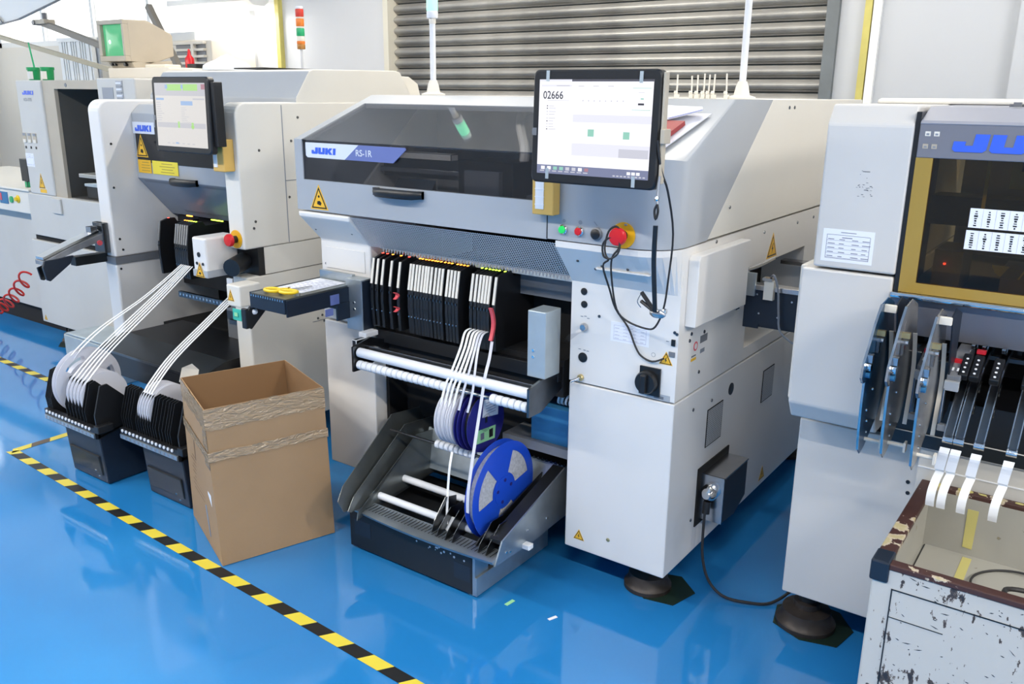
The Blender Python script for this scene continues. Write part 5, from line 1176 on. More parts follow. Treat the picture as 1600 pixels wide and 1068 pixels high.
# CRT monitor
CR = thing('crt_monitor', 'old beige tube monitor with a green screen', 'monitor', (-4.55, 2.85, 1.613))
fx0, fx1, fz0, fz1 = -4.72, -4.475, 1.645, 1.855
m = MB()
m.loft([[(fx0, y, z0), (fx1, y, z0), (fx1, y, z1), (fx0, y, z1)] for y, z0, z1 in ((2.75, fz0, fz1), (2.865, fz0-.014, fz1+.004), (3.0, fz0+.03, fz1-.055), (3.015, fz0+.035, fz1-.065))]); m.build('shell', 'beige', CR, .006)
m = MB(); t_ = .028
for a in (((fx0, fx1), (fz0, fz0+t_)), ((fx0, fx1), (fz1-t_*.8, fz1)), ((fx0, fx0+t_), (fz0+t_, fz1-t_*.8)), ((fx1-t_*.6, fx1), (fz0+t_, fz1-t_*.8))): m.box(a[0][0], a[0][1], 2.722, 2.752, a[1][0], a[1][1])
m.build('front_frame', 'beige', CR, .003)
m = MB(); gx, gz = [fx0+t_+.004+i*(fx1-fx0-1.6*t_-.008)/8 for i in range(9)], [fz0+t_+i*(fz1-fz0-1.8*t_)/8 for i in range(9)]
m.loft([[(x, 2.738 - .010*(1-((i-4)/4)**2)*(1-((j-4)/4)**2), z) for i, x in enumerate(gx)] for j, z in enumerate(gz)], closed=False, caps=False); m.build('screen', 'crt_screen', CR, smooth=True)
m = MB(); flat(m, (-4.62, 2.729, 1.745), X_, Z_, disc(.011, 10), .0005, 'crt_glare'); flat(m, (-4.565, 2.732, 1.745), X_, Z_, disc(.005, 8), .0005, 'crt_glare'); m.build('screen_glare', 'crt_glare', CR)  # reflected glare painted on the screen as bright discs
m = MB(); m.loft([[(fx0+.03, 2.77, 1.613), (fx1, 2.77, 1.613), (fx1, 2.99, 1.613), (fx0+.03, 2.99, 1.613)], [(fx0+.02, 2.755, 1.640), (fx1, 2.755, 1.640), (fx1, 3.0, 1.655), (fx0+.02, 3.0, 1.655)]]); m.build('stand', 'beige', CR, .003)
m = MB(); m.cyl((-4.66, 2.762, 1.63), (-4.66, 2.748, 1.63), .007, n=10); m.cyl((-4.63, 2.762, 1.63), (-4.63, 2.748, 1.63), .007, n=10); m.cyl((-4.53, 2.762, 1.63), (-4.53, 2.745, 1.63), .010, n=12); m.build('knobs', 'black', CR, smooth=True)
m = MB(); m.box(-4.43, -4.25, 2.80, 2.90, 1.613, 1.630); tag(recentre(m.build('folded_cloth', 'trim_cream', None, .006)), 'cream folded cloth beside the old tube monitor', 'cloth')
m = MB(); m.lathe((-4.245, 2.95, 1.613), (0, 0, 1), [(.024, 0), (.024, .05), (.010, .068), (.006, .095), (0, .10)], 14); o = recentre(m.build('spray_bottle', 'red', smooth=True)); tag(o, 'small red pointed bottle beside the old tube monitor', 'bottle')
m = MB(); m.box(-4.20, -4.12, 2.90, 3.05, 1.613, 1.634); tag(recentre(m.build('black_stand', 'black', None, .003)), 'small black stand foot beside the red bottle', 'stand')

# ================================================================== feed table at the far left
Am = thing('feed_table', 'low pale conveyor table with small control buttons at the left edge', 'table', (-6.2, 3.0, 0))
m = MB(); m.box(-7.2, -5.40, 2.58, 3.3, .765, .905); m.build('table_body', 'cream', Am, .006)
m = MB(); m.box(-7.2, -5.40, 2.565, 3.3, .905, .918); m.build('table_top', 'bar_ivory', Am, .002)
m = MB(); m.box(-7.15, -5.44, 2.66, 3.28, .13, .765); m.build('lower_cabinet', 'cream_old', Am, .004)
m = MB(); m.box(-7.12, -5.45, 2.70, 3.25, 0, .13); m.build('plinth', 'black_matte', Am)
m = MB(); flat(m, (-5.755, 2.58, .845), X_, Z_, rect(.105, .072), .004, 'blue_part'); flat(m, (-5.785, 2.576, .85), X_, Z_, rect(.02, .045), .002, 'red_soft'); m.build('control_screen', 'blue_part', Am)
m = MB(); m.lathe((-5.655, 2.58, .84), (0, -1, 0), [(.020, 0), (.020, .008), (0, .01)], 16); m.build('push_button', 'lamp_green', Am, smooth=True)
m = MB(); m.lathe((-5.575, 2.58, .848), (0, -1, 0), [(.024, 0), (.024, .004), (.012, .006), (.012, .02), (0, .02)], 16, 'yellow_bright'); m.build('push_button', 'yellow_bright', Am, smooth=True)
m = MB(); m.box(-5.58, -5.49, 2.62, 2.66, .955, 1.09, 'black'); m.box(-5.55, -5.52, 2.62, 2.66, .918, .955, 'lamp_green'); tag(recentre(m.build('small_display', 'black', None, .003)), 'small black display standing on the feed table at the left edge', 'display')
# red coiled air hose
m = MB(); pts = []
for k in range(150):
    t = k/149; a = 2*PI*7*t; cx, cy, cz = -5.345-.56*t, 2.46, .42-.30*t - .05*math.sin(PI*t)
    pts.append((cx+.010*math.cos(a), cy+.030*math.cos(a+.7), cz+.036*math.sin(a)))
m.tube(pts, .0065, 6, smooth=0); tag(recentre(m.build('air_hose', 'hose_red', smooth=True)), 'red coiled air hose beside the old dispenser', 'hose')

# ================================================================== far background, upper left
def beam(name, label, cat, p0, p1, w, h, mt, group=None):
    p0, p1 = Vector(p0), Vector(p1); d = (p1-p0).normalized(); s = d.cross(Z_).normalized()*w/2; u = s.cross(d).normalized()*h/2
    m = MB(); m.loft([[tuple(p+a*s+b*u) for a, b in ((-1, -1), (1, -1), (1, 1), (-1, 1))] for p in (p0, p1)]); return tag(recentre(m.build(name, mt, None, .003)), label, cat, group)
beam('metal_strut', 'long thin beige bar slanting down from the left edge behind the green jars', 'bar', (-7.9, 3.4, 1.985), (-5.62, 3.4, 1.60), .03, .030, 'beige_bar', 'slanting bars')
beam('metal_strut', 'jointed grey bar slanting down to the old tube monitor', 'bar', (-6.60, 3.4, 1.955), (-5.78, 3.4, 1.765), .04, .040, 'bar_grey', 'slanting bars')
beam('metal_strut', 'grey bar slanting behind the top of the old tube monitor', 'bar', (-5.275, 3.4, 2.01), (-4.955, 3.4, 1.56), .036, .036, 'bar_grey', 'slanting bars')
m = MB(); m.box(-6.66, -6.50, 3.36, 3.44, 1.945, 1.975, 'beige'); m.cyl((-6.56, 3.4, 1.975), (-6.56, 3.4, 2.02), .018, n=10, mt='slate'); m.cyl((-6.64, 3.35, 1.955), (-6.64, 3.45, 1.955), .018, n=10, mt='slate'); tag(recentre(m.build('bar_joint', 'beige')), 'small dark clamp at the upper end of the jointed bar', 'clamp')
# suspended lamp panel edge at the top left
sp = thing('overhead_board', 'pale slanting overhead panel with a thin dark edge, top left corner', 'panel', (-7.0, 3.4, 1.95))
m = MB(); m.loft([[(-7.55, 3.35+d, 1.930), (-6.85, 3.35+d, 1.985), (-6.20, 3.35+d, 2.10), (-5.95, 3.35+d, 2.125), (-5.95, 3.35+d, 2.32), (-7.55, 3.35+d, 2.32)] for d in (0, .03)]); m.build('panel_board', 'trim_white', sp)
m = MB(); m.tube([(-7.55, 3.345, 1.925), (-6.85, 3.345, 1.98), (-6.20, 3.345, 2.095), (-5.95, 3.345, 2.12)], .006, 6, smooth=0); m.build('panel_edge', 'slate', sp)
m = MB(); m.loft([[(-7.55, 3.345-d, 1.955), (-7.05, 3.345-d, 1.975), (-7.13, 3.345-d, 2.02), (-7.55, 3.345-d, 2.01)] for d in (0, .006)]); m.build('panel_plate', 'trim_cream', sp)
for xa, xb in ((-7.05, -7.13), (-7.30, -7.36)):
    m = MB(); m.tube([(xa, 3.335, 1.97), (xb, 3.335, 2.02)], .006, 6, smooth=0); m.build('panel_bar', 'slate', sp)
# ribbed white panel
rp_ = thing('ribbed_panel', 'white ribbed panel with vertical slats behind the tube monitor', 'panel', (-7.9, 4.3, 0))
x = -8.08
for k in range(11):
    m = MB(); w_ = .022 if k % 3 else .055; m.box(x, x+w_, 4.28, 4.32, 1.2, 1.90); m.build('slat', 'trim_white', rp_, .003); x += w_+.016
m = MB(); m.box(-8.10, x+.01, 4.325, 4.34, 1.2, 1.93); m.build('panel_back', 'hood_grey', rp_)
m = MB(); m.box(-8.10, x+.01, 4.275, 4.33, 1.90, 1.935); m.box(-8.10, x+.01, 4.275, 4.33, 0, 1.2); m.build('panel_frame', 'trim_white', rp_)
# air cooler with louvres
ac = thing('air_cooler', 'cream air cooler with dark louvres behind the tube monitor', 'cooler', (-6.25, 4.3, 0))
m = MB(); m.box(-6.55, -5.70, 4.15, 4.55, 0, 1.86); m.build('cabinet', 'wall_warm', ac, .01)
m = MB(); m.box(-6.12, -5.76, 4.145, 4.152, 1.60, 1.835); m.build('grille_recess', 'slate', ac)
for k in range(6):
    m = MB(); m.box(-6.13, -5.75, 4.12, 4.15, 1.592+k*.047, 1.610+k*.047); m.build('louvre', 'wall_warm', ac, .003)
m = MB(); m.box(-5.90, -5.87, 4.118, 4.15, 1.60, 1.835); m.build('louvre_post', 'wall_warm', ac)
m = MB(); m.box(-6.50, -5.95, 4.2, 4.5, 1.862, 1.925); tag(recentre(m.build('carton', 'trim_white', None, .004)), 'flat white carton on top of the air cooler', 'carton')
lf = thing('hanging_lamp', 'white tube lamp fitting hanging at the top edge over the air cooler', 'lamp', (-6.0, 4.4, 2.1))
m = MB(); m.prism([(4.32, 2.13), (4.36, 2.10), (4.46, 2.10), (4.50, 2.13), (4.50, 2.17), (4.32, 2.17)], 0, -6.45, -5.45); m.build('housing', 'trim_white', lf)
for x in (-6.3, -5.6):
    m = MB(); m.cyl((x, 4.41, 2.17), (x, 4.41, ZC), .005, n=6); m.build('rod', 'steel', lf)
m = MB(); m.cyl((-6.40, 4.41, 2.088), (-5.50, 4.41, 2.088), .014, n=10); m.build('lamp_tube', 'tube', lf, smooth=True)
ld = bpy.data.lights.new('lamp_light', 'AREA'); ld.shape = 'RECTANGLE'; ld.size = .95; ld.size_y = .12; ld.energy = 7; ld.color = (1, .95, .87)
lo = bpy.data.objects.new('lamp_light', ld); COL.objects.link(lo); lo.parent = lf; lo.location = Vector((-5.95, 4.41, 2.065)) - ORG[lf]

# ================================================================== right machine
E_ = thing('pick_and_place_machine', 'white machine with amber window and big blue logo at the right edge', 'machine', (0, 2.95, 0))
EY, EK, EX1 = 2.117, 3.8, .72
m = MB(); m.box(-.645, EX1, 2.267, EK, .12, .655); m.build('lower_cabinet', 'white_greyer', E_, .004)
m = MB(); m.box(-.625, EX1, 2.29, EK, .655, .70); m.build('cabinet_gap', 'black_matte', E_)
m = MB(); m.prism([(EY, .748), (EY, 1.098), (EK, 1.098), (EK, .70), (2.15, .70)], 0, -.638, -.425); m.build('side_housing', 'white_greyer', E_, .005)
m = MB(); m.box(-.672, -.638, 2.22, EK, .72, 1.085); m.build('side_step', 'cream', E_, .005)
m = MB(); m.prism([(EY, 1.104), (EY, 1.440), (2.150, 1.484), (EK, 1.484), (EK, 1.104)], 0, -.612, -.423); m.build('upper_column', 'white_greyer', E_, .005)
m = MB(); m.prism([(2.5, 1.484), (2.5, 1.494), (2.53, 1.498), (EK, 1.498), (EK, 1.484)], 0, -.60, -.25); m.build('top_cover', 'cream', E_, .004)
sheet(E_, (-.595, EY, 1.120), X_, Z_, .118, .078, 5, ink='ink')
m = MB()
for k in range(26): flat(m, (-.515+random.gauss(0, .014), EY, 1.30+random.gauss(0, .016)), X_, Z_, rect(random.uniform(.001, .006), random.uniform(.0008, .002)), .0004, 'slate')
flat(m, (-.513, EY, 1.335), X_, Z_, rect(.016, .0018), .0004, 'slate'); stuff(m.build('scuff_marks', 'slate', E_))
# hood with logo
HX0 = -.412
m = MB(); m.box(-.4225, HX0, EY+.004, 2.4, 1.06, 1.47); m.build('hood_gap', 'black', E_)
m = MB(); m.prism([(EY, 1.372), (EY, 1.446), (EY+.012, 1.446), (EY+.012, 1.372)], 0, HX0, EX1); m.build('logo_panel', 'lilac_dark', E_, .002)
m = MB(); m.prism([(EY-.002, 1.446), (EY+.004, 1.452), (2.20, 1.480), (2.6, 1.484), (2.6, 1.44), (EY, 1.444)], 0, HX0, EX1); m.build('hood_top', 'lilac_grey', E_, .003)
juki(E_, (-.345, EY-.0005, 1.388), X_, Z_, .038, .262)
for k, (x, z, mt) in enumerate(((-.402, 1.420, 'bar_ivory'), (-.384, 1.420, 'bar_ivory'), (-.404, 1.393, 'beige'), (-.386, 1.393, 'beige'))):
    m = MB(); flat(m, (x+.008, EY, z+.004), X_, Z_, rect(.011, .010), .0008, mt); flat(m, (x+.008, EY, z+.003), X_, Z_, rect(.006, .004), .0011, 'panel_grey'); m.build('pictogram', mt, E_)
m = MB(); m.box(-.25, -.235, 2.22, 2.235, 1.482, 1.492); m.box(-.215, -.20, 2.22, 2.235, 1.482, 1.492); m.box(-.26, -.17, 2.24, 2.25, 1.482, 1.488); m.build('hood_hinges', 'slate', E_)
# amber frame, tinted pane, dark inside
m = MB(); m.box(HX0, -.377, EY, EY+.014, 1.068, 1.372); m.box(-.377, EX1, EY, EY+.014, 1.068, 1.092); m.box(.68, EX1, EY, EY+.014, 1.092, 1.372); m.build('window_frame', 'amber', E_)
m = MB(); m.box(-.377, .68, EY+.004, EY+.009, 1.092, 1.372); m.build('window_pane', 'acrylic_amber', E_)
m = MB(); m.box(-.41, .70, 2.78, 2.80, .70, 1.46, 'dim_inside'); m.box(-.41, .70, 2.15, 2.80, 1.062, 1.068, 'dim_inside'); m.build('inner_lining', 'dim_inside', E_)
m = MB(); m.box(-.285, -.278, 2.25, 2.258, 1.25, 1.40, 'glue_strip'); m.prism([(-.24, 1.30), (-.24, 1.40), (-.05, 1.40), (-.05, 1.30)], 1, 2.30, 2.31, 'glue_strip'); m.box(-.22, -.05, 2.295, 2.30, 1.34, 1.40, 'black'); m.build('gantry_plate', 'glue_strip', E_)
m = MB(); m.box(-.41, .7, 2.35, 2.45, 1.20, 1.27, 'black'); m.box(-.36, -.30, 2.20, 2.35, 1.07, 1.16, 'slate'); m.box(-.22, -.15, 2.22, 2.34, 1.07, 1.13, 'slate'); m.prism([(-.24, 1.135), (-.205, 1.135), (-.22, 1.11), (-.232, 1.118)], 1, 2.215, 2.22, 'glue_strip'); m.build('placement_head', 'black', E_)
for x in (-.185, -.165):
    m = MB(); m.prism([(x, 1.11), (x+.004, 1.11), (x+.016, 1.135), (x+.012, 1.135)], 1, 2.21, 2.215); m.build('nozzle_bar', 'glue_strip', E_)
m = MB(); m.ball((-.335, 2.195, 1.13), .003, 8); m.build('sensor_light', 'led_red', E_)
def barcode(z0, z1, x0, n):
    m = MB(); w = .0255; flat(m, (x0, EY+.0035, z0), X_, Z_, [(0, 0), (n*w, -.0), (n*w, z1-z0), (0, z1-z0)], .0008, 'paper')
    for i in range(n):
        flat(m, (x0, EY+.0035, z0), X_, Z_, rect(.0006, z1-z0, i*w, (z1-z0)/2), .0011, 'ink_pale')
        for k in range(7): flat(m, (x0, EY+.0035, z0), X_, Z_, rect(random.uniform(.003, .008), random.uniform(.002, .004), i*w+.0125, .005+k*(z1-z0-.01)/6.3), .0011, 'black')
    return m.build('barcode_sheet', 'paper', E_)
barcode(1.228, 1.270, -.288, 14); barcode(1.180, 1.222, -.290, 14)
m = MB(); m.cyl((-.425, EY-.004, 1.060), (EX1, EY-.004, 1.060), .0075, n=12); m.build('front_rail', 'chrome', E_, smooth=True)
m = MB(); m.prism([(EY, 1.055), (EY+.004, 1.055), (2.205, .955), (2.20, .950)], 0, -.425, EX1); m.build('front_apron', 'lilac_grey', E_)
# recess below: dark table and slots
m = MB(); m.box(-.425, EX1, 2.50, 2.52, .70, 1.05, 'black_matte'); m.box(-.425, EX1, 2.21, 2.50, .705, .80, 'black'); m.build('feeder_table', 'black', E_)
m = MB(); m.box(-.42, EX1, 2.36, 2.37, .93, .955, 'steel_dark')
for k in range(36): m.box(-.41+k*.03, -.40+k*.03, 2.355, 2.36, .90, .94, 'black')
m.box(-.42, EX1, 2.33, 2.345, .885, .895, 'slate'); m.build('slot_rail', 'steel_dark', E_)
m = MB()
for k in range(26): flat(m, (-.10+k*.012, 2.21, .80), X_, Z_, rect(.006, .002), .0006, 'bar_ivory')
stuff(m.build('table_marks', 'bar_ivory', E_))
m = MB(); m.box(-.330, EX1, 2.215, 2.267, .15, .668, 'cream_old'); m.box(-.425, EX1, 2.205, 2.215, .668, .705, 'dark_plate'); m.build('base_panel', 'cream_old', E_, .002)
m = MB(); m.box(-.33, EX1, 2.2135, 2.215, .615, .618); m.build('panel_trim', 'plastic_white', E_)
screws(E_, [(-.355, 2.267, .545), (-.352, 2.267, .515)], (0, -1, 0), .006, 'black')
foot(E_, -.585, 2.33, .085, .12); foot(E_, .6, 2.33, .085, .12); foot(E_, -.585, 3.7, .085, .12)
floor_patch(-.57, 2.345, .118, 7, .2, "dark pad under the right machine's round iron foot")
m = MB(); m.box(-.668, -.646, 2.42, 2.47, .28, .34, 'plastic_white'); m.box(-.662, -.646, 2.43, 2.46, .34, .40, 'slate'); m.build('side_connector', 'plastic_white', E_, .003)
m = MB(); m.cyl((-.646, 2.5, .52), (-.66, 2.5, .52), .012, n=10); m.build('side_knob', 'black', E_, smooth=True)

# ---- steel stick feeders: tall curved guide plates
PL = [(1.965, 1.066), (1.925, 1.03), (1.89, .985), (1.862, .955), (1.856, .925), (1.872, .910), (1.888, .908), (1.888, .86), (1.895, .79), (1.905, .745), (1.925, .728), (1.96, .735), (2.06, .785), (2.11, .86), (2.115, .98), (2.085, 1.05), (2.02, 1.072)]
def stick_feeder(x, label, blade, dz=0., cheek='navy', pin=True, dark=True):
    t = thing('stick_feeder', label, 'feeder', (x, 2.0, .73+dz), 'steel feeders on the right machine')
    m = MB(); m.prism([(y, z+dz) for y, z in PL], 0, x, x+.003); m.build('guide_plate', blade, t, .0008, seg=1)
    m = MB(); rim = [(y, z+dz) for y, z in PL[:10]]
    m.loft([[(x-.001, y-.002, z), (x+.0042, y-.002, z), (x+.0042, y+.002, z), (x-.001, y+.002, z)] for y, z in rim]); m.build('plate_rim', 'steel', t)
    if dark:
        m = MB(); m.prism([(1.99, 1.064+dz), (2.03, 1.075+dz), (2.11, 1.05+dz), (2.125, .90+dz), (2.07, .90+dz)], 0, x+.026, x+.029); m.build('cheek_plate', cheek, t)
        m = MB(); m.box(x+.003, x+.028, 1.985, 1.995, 1.045+dz, 1.062+dz); m.build('spacer', 'bar_ivory', t, .001)
    m = MB(); m.box(x+.003, x+.020, 1.945, 1.955, 1.0+dz, 1.012+dz, 'brass'); m.cyl((x+.003, 1.95, .99+dz), (x+.018, 1.95, .99+dz), .006, n=10, mt='chrome'); m.box(x+.004, x+.010, 1.95, 1.96, .96+dz, .995+dz, 'steel'); m.build('upper_latch', 'chrome', t)
    m = MB(); m.cyl((x+.003, 1.885, .945+dz), (x+.014, 1.885, .945+dz), .010, n=12, mt='chrome'); m.box(x+.003, x+.015, 1.878, 1.893, .955+dz, .972+dz, 'steel'); m.cyl((x+.003, 1.89, .925+dz), (x+.012, 1.89, .925+dz), .007, n=10, mt='blue_part'); m.build('lower_latch', 'steel', t)
    m = MB(); m.ribbon([(x+.012, 2.045, .99+dz), (x+.012, 2.07, .94+dz), (x+.012, 2.085, .88+dz), (x+.012, 2.075, .80+dz), (x+.012, 2.07, .765+dz)], .009, .002, mt='bar_ivory'); m.build('tape_guide', 'bar_ivory', t)
    if pin:
        m = MB(); m.cyl((x+.003, 1.955, .755+dz), (x+.040, 1.955, .755+dz), .0045, n=10); m.box(x+.037, x+.042, 1.945, 1.965, .743+dz, .765+dz); m.build('cross_pin', 'bar_ivory', t)
    m = MB(); m.prism([(2.12, .87+dz), (2.12, .93+dz), (2.2, .93+dz), (2.2, .80+dz), (2.12, .78+dz)], 0, x+.004, x+.020, 'steel_dark'); m.build('body', 'steel_dark', t, .002)
    screws(t, [(x+.003, 1.935, .83+dz), (x+.003, 1.95, .80+dz), (x+.003, 1.96, .77+dz), (x+.003, 1.97, .87+dz)], (1, 0, 0), .003, 'chrome')
    return t
stick_feeder(-.412, 'blue steel feeder plate, leftmost on the right machine', 'steel_blue', pin=True)
stick_feeder(-.362, 'grey steel feeder plate between two others on the right machine', 'guide_steel', .003, dark=False)
stick_feeder(-.300, 'grey steel feeder plate with dark square cheek on the right machine', 'guide_steel', -.010)
# ---- reel feeders with white tape tails
def tail_feeder(x, label, box='black', red=False, wide=.017, crank=False):
    t = thing('tape_feeder', label, 'feeder', (x, 2.02, .66), 'feeders with white tails on the right machine')
    arm = [(2.32, .925), (2.24, .915), (2.16, .895), (2.10, .86), (2.05, .82), (2.00, .775)]
    for s in (-wide/2, wide/2):
        m = MB(); m.loft([[(x+s-.0012, y, z), (x+s+.0012, y, z), (x+s+.0012, y-.004, z+.016), (x+s-.0012, y-.004, z+.016)] for y, z in arm]); m.build('side_arm', 'steel', t)
    m = MB(); m.loft([[(x-wide/2, y, z-.006), (x+wide/2, y, z-.006), (x+wide/2, y-.002, z+.004), (x-wide/2, y-.002, z+.004)] for y, z in arm]); m.build('tape_channel', 'steel_dark', t)
    m = MB(); m.prism([(2.075, .895), (2.065, .91), (2.13, .945), (2.145, .93)], 0, x-wide*.6, x+wide*.6); o = m.build('control_box', box, t, .003)
    u = Vector((1, 0, 0)); v = Vector((0, .065, .035)).normalized()
    m = MB()
    for k in range(4): flat(m, (x, 2.0725+k*.013, .9155+k*.007), u, v, disc(.0028, 8), .0012, 'plastic_white')
    m.build('box_dots', 'plastic_white', o)
    m = MB(); m.box(x-.004, x+.004, 2.17, 2.20, .945, .955, 'chrome'); m.build('release_lever', 'chrome', t, .001)
    m = MB(); m.box(x-.007, x+.007, 2.235, 2.252, .955, .972); m.build('white_cap', 'plastic_white', t, .003)
    m = MB(); m.cyl((x, 2.243, .925), (x, 2.243, .957), .003, n=8); m.build('cap_stem', 'steel', t)
    if red: m = MB(); m.box(x-.009, x+.009, 2.135, 2.15, .945, .953); m.build('red_flag', 'red', t)
    m = MB(); m.cyl((x-wide*.6, 1.998, .778), (x+wide*.6, 1.998, .778), .008, n=12); m.build('end_roller', 'chrome', t, smooth=True)
    m = MB(); m.cyl((x-wide*.6, 2.09, .83), (x+wide*.6, 2.09, .83), .012, n=14); m.build('drive_wheel', 'steel_dark', t, smooth=True); m = MB(); m.cyl((x-wide*.55, 2.15, .865), (x+wide*.55, 2.15, .865), .014, n=14); m.build('drive_wheel', 'steel_dark', t, smooth=True)
    m = MB(); m.ribbon([(x-.001, 1.988, .762), (x-.002, 1.982, .752), (x-.004, 1.984, .735), (x-.006, 1.984, .712)], .0200, .005, mt='plastic_white', smooth=3); m.build('tail_block', 'plastic_white', t)
    m = MB(); m.ribbon([(x-.006, 1.984, .712), (x-.005, 1.989, .704), (x-.008, 1.972, .69), (x-.011, 1.962, .668), (x-.012, 1.962, .645), (x-.012, 1.968, .628)], .0175, .0015, mt='tape_white', smooth=5); m.build('tape_tail', 'tape_white', t)
    return t
tail_feeder(-.246, 'silver tape feeder with white tail, first from the left on the right machine')
tail_feeder(-.224, 'silver tape feeder with white tail, second from the left on the right machine', red=True)
tail_feeder(-.184, 'silver tape feeder with white tail, third from the left on the right machine')
tail_feeder(-.122, 'silver tape feeder with white tail at the right edge of the picture')
# two short electric feeders without tails
for x, dz, lb in ((-.325, .0, 'small grey feeder head with a red mark behind the steel plates'), (-.262, -.012, 'small grey feeder head with a red mark beside the white tailed feeders')):
    t = thing('tape_feeder', lb, 'feeder', (x, 2.1, .8), 'feeder heads on the right machine')
    m = MB(); m.prism([(2.06, .905+dz), (2.06, .918+dz), (2.16, .955+dz), (2.30, .965+dz), (2.30, .90+dz), (2.16, .90+dz)], 0, x-.014, x+.014); o = m.build('head', 'slate', t, .002)
    m = MB(); m.box(x-.012, x+.012, 2.108, 2.12, .934+dz, .944+dz); m.build('red_mark', 'red', o)
    m = MB(); flat(m, (x-.006, 2.08, .928+dz), X_, (0, .94, .34), rect(.004, .012), .001, 'plastic_white'); flat(m, (x+.004, 2.08, .928+dz), X_, (0, .94, .34), rect(.004, .012), .001, 'plastic_white'); m.build('head_keys', 'plastic_white', o)
    m = MB(); m.box(x-.007, x+.007, 2.25, 2.268, .985+dz, 1.003+dz); m.build('white_cap', 'plastic_white', t, .003)
    m = MB(); m.cyl((x, 2.259, .95+dz), (x, 2.259, .988+dz), .003, n=8); m.build('cap_stem', 'chrome', t)
    m = MB(); m.box(x-.016, x+.014, 2.05, 2.062, .885+dz, .907+dz); m.prism([(2.05, .80+dz), (2.05, .89+dz), (2.056, .89+dz), (2.056, .81+dz)], 0, x-.016, x-.012, 'steel_blue'); m.box(x-.016, x+.012, 2.045, 2.060, .79+dz, .805+dz, 'hood_grey'); m.build('front_frame', 'hood_grey', t, .001)

# ================================================================== chipped parts cart, lower right
K = thing('parts_cart', 'white steel cart with badly chipped paint and dark brown rim', 'cart', (.08, 1.97, 0))
kx0, kx1, ky0, ky1, kz, kf = -.312, .52, 1.728, 2.205, .588, .43
w_ = .030
m = MB(); m.box(kx0, kx1, ky0, ky0+.022, .12, kz-.012); m.build('front_panel', 'chipped_white', K, .004)
m = MB(); m.box(kx0, kx0+.02, ky0+.022, ky1, .12, kz-.012); m.build('side_panel', 'chipped_white', K, .004)
m = MB(); m.box(kx1-.02, kx1, ky0+.022, ky1, .12, kz-.012); m.build('side_panel', 'chipped_white', K, .004)
m = MB(); m.box(kx0+.02, kx1-.02, ky1-.02, ky1, .12, kz-.012); m.build('back_panel', 'bin_floor', K, .004)
m = MB(); m.box(kx0+.02, kx1-.02, ky0+.022, ky1-.02, kf-.02, kf); m.build('bin_floor', 'bin_floor', K)
m = MB(); m.box(kx0+.02, kx0+.024, ky0+.022, ky1-.02, kf, kz-.012, 'bin_floor'); m.box(kx0+.024, kx1-.02, ky1-.024, ky1-.02, kf, kz-.012, 'bin_floor'); m.build('bin_lining', 'bin_floor', K)
m = MB(); m.box(kx0+.0285, kx0+.031, ky0+.03, ky1-.03, kf, kf+.002); m.build('bin_joint', 'black', K)
for a in ((kx0-.003, kx0+w_, ky0-.003, ky1+.003), (kx1-w_, kx1+.003, ky0-.003, ky1+.003), (kx0+w_, kx1-w_, ky0-.003, ky0+w_*.75), (kx0+w_, kx1-w_, ky1-w_*.75, ky1+.003)):
    m = MB(); m.box(*a, kz-.014, kz); m.build('rim_bar', 'chipped_rim', K, .003)
m = MB(); m.box(kx0-.005, kx0+w_+.002, ky0-.005, ky0+.055, kz-.045, kz+.0015); m.build('corner_cap', 'navy', K, .004)
m = MB(); m.box(kx0+.040, kx0+.0425, ky0-.001, ky0+.01, .14, kz-.055); m.box(kx0+.040, kx1-.04, ky0-.001, ky0+.01, kz-.057, kz-.0545); m.box(kx0+.0425, kx0+.145, ky0-.001, ky0+.01, .468, .4695); m.build('panel_grooves', 'black', K)
m = MB()
for k in range(150):
    a = random.gauss(0, .35); x, z = kx0+random.uniform(.06, .5), random.uniform(.25, .52); L = random.choice((.001, .0015, .002, .003, .004, .008)); z = z if k % 3 else random.uniform(.515, .572); d = (math.cos(a)*L, math.sin(a)*L)
    flat(m, (x, ky0, z), X_, Z_, [(-d[0]-d[1]*.12, -d[1]+d[0]*.12), (d[0]*.3, d[1]*.3-.0012), (d[0], d[1]), (-d[0]*.2, -d[1]*.2+.0012)], .0004, 'navy')
stuff(m.build('paint_chips', 'navy', K))
m = MB(); flat(m, (-.17, ky0+.10, kf+.0), X_, Y_, [(-.01, -.03), (.012, -.035), (.004, .03)], .001, 'glue_strip'); m.build('old_tape_strip', 'glue_strip', K); m = MB()
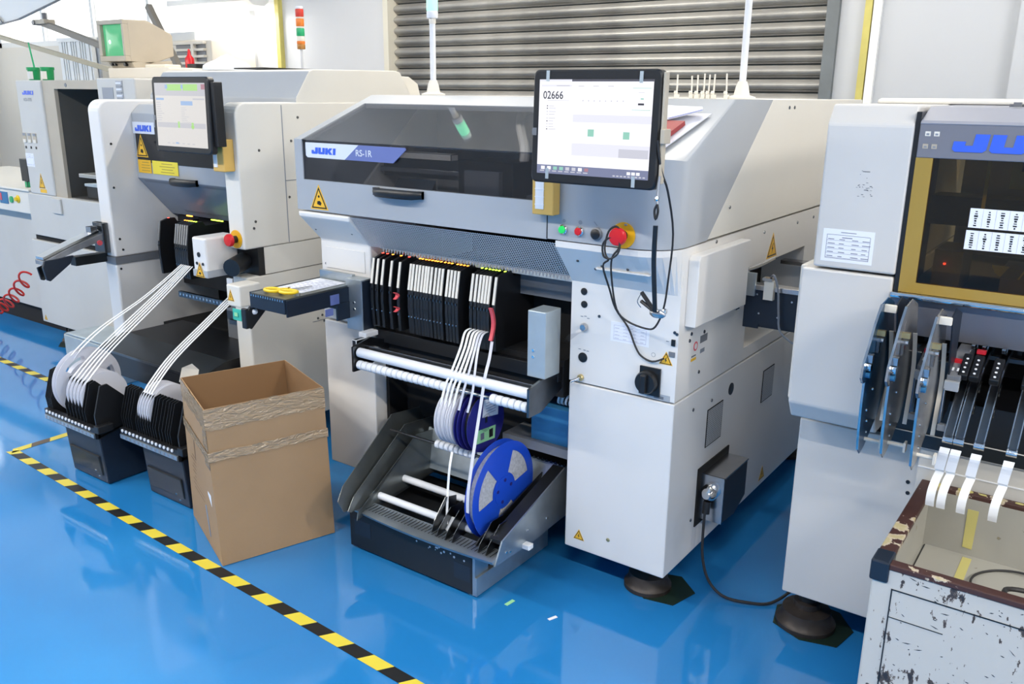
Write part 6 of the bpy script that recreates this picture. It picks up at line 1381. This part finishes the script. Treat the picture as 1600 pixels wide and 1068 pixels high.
flat(m, (-.19, ky1-.0245, kf+.07), X_, Z_, [(-.011, -.05), (.010, -.052), (.012, .05), (-.012, .05)], .001, 'glue_strip')
m.build('old_tape_strip', 'glue_strip', K); m = MB(); flat(m, (-.185, ky1-.13, kf), X_, Y_, [(-.010, -.05), (.010, -.05), (.010, .09), (-.010, .09)], .001, 'glue_strip')
m.build('old_tape_strip', 'glue_strip', K)
m = MB()
for k in range(8):
    x = -.265+.04*k+random.uniform(-.01, .01); m.ball((x, ky1-.012, kz+.001), random.uniform(.006, .016), 7, random.choice(('glue_strip', 'beige', 'trim_cream')), (1.4, .6, .25))
stuff(m.build('glue_crumbs', 'glue_strip', K))
for x in (kx0+.06, kx1-.06):
    for y in (ky0+.06, ky1-.06):
        m = MB(); m.cyl((x-.014, y, .05), (x+.014, y, .05), .05, n=20, mt='rubber'); m.box(x-.022, x+.022, y-.025, y+.025, .10, .12, 'steel'); m.box(x-.022, x-.018, y-.02, y+.02, .04, .105, 'steel'); m.box(x+.018, x+.022, y-.02, y+.02, .04, .105, 'steel'); m.build('caster', 'rubber', K)
m = MB(); m.tube([(-.075+.085*math.cos(a), 2.05+.10*math.sin(a), kf+.008+.004*math.sin(2*a)) for a in [PI*.35+2*PI*k/18 for k in range(15)]] + [(-.02, 2.13, kf+.03), (.02, 2.17, kf+.10), (.05, 2.18, kz-.02)], .0028, 6, smooth=4); tag(recentre(m.build('cable', 'rubber', smooth=True)), 'thin black cable curled in a wide loop inside the chipped cart', 'cable')
for j, (cx, cy, rr, tr, dz, lb) in enumerate(((.02, 1.90, .13, .0062, .008, 'thick black cable coil at the bottom of the chipped cart'), (.01, 1.93, .10, .0055, .022, 'black cable coil lying on top of the thick coil in the cart'))):
    m = MB(); m.tube([(cx+rr*math.cos(a)*(1+.05*math.sin(3*a+j)), cy+rr*.62*math.sin(a), kf+dz+.006*math.sin(a*1.3+j)+.004*a) for a in [2*PI*2.2*k/40 for k in range(41)]], tr, 8, smooth=2); tag(recentre(m.build('cable_coil', 'rubber', smooth=True)), lb, 'cable')
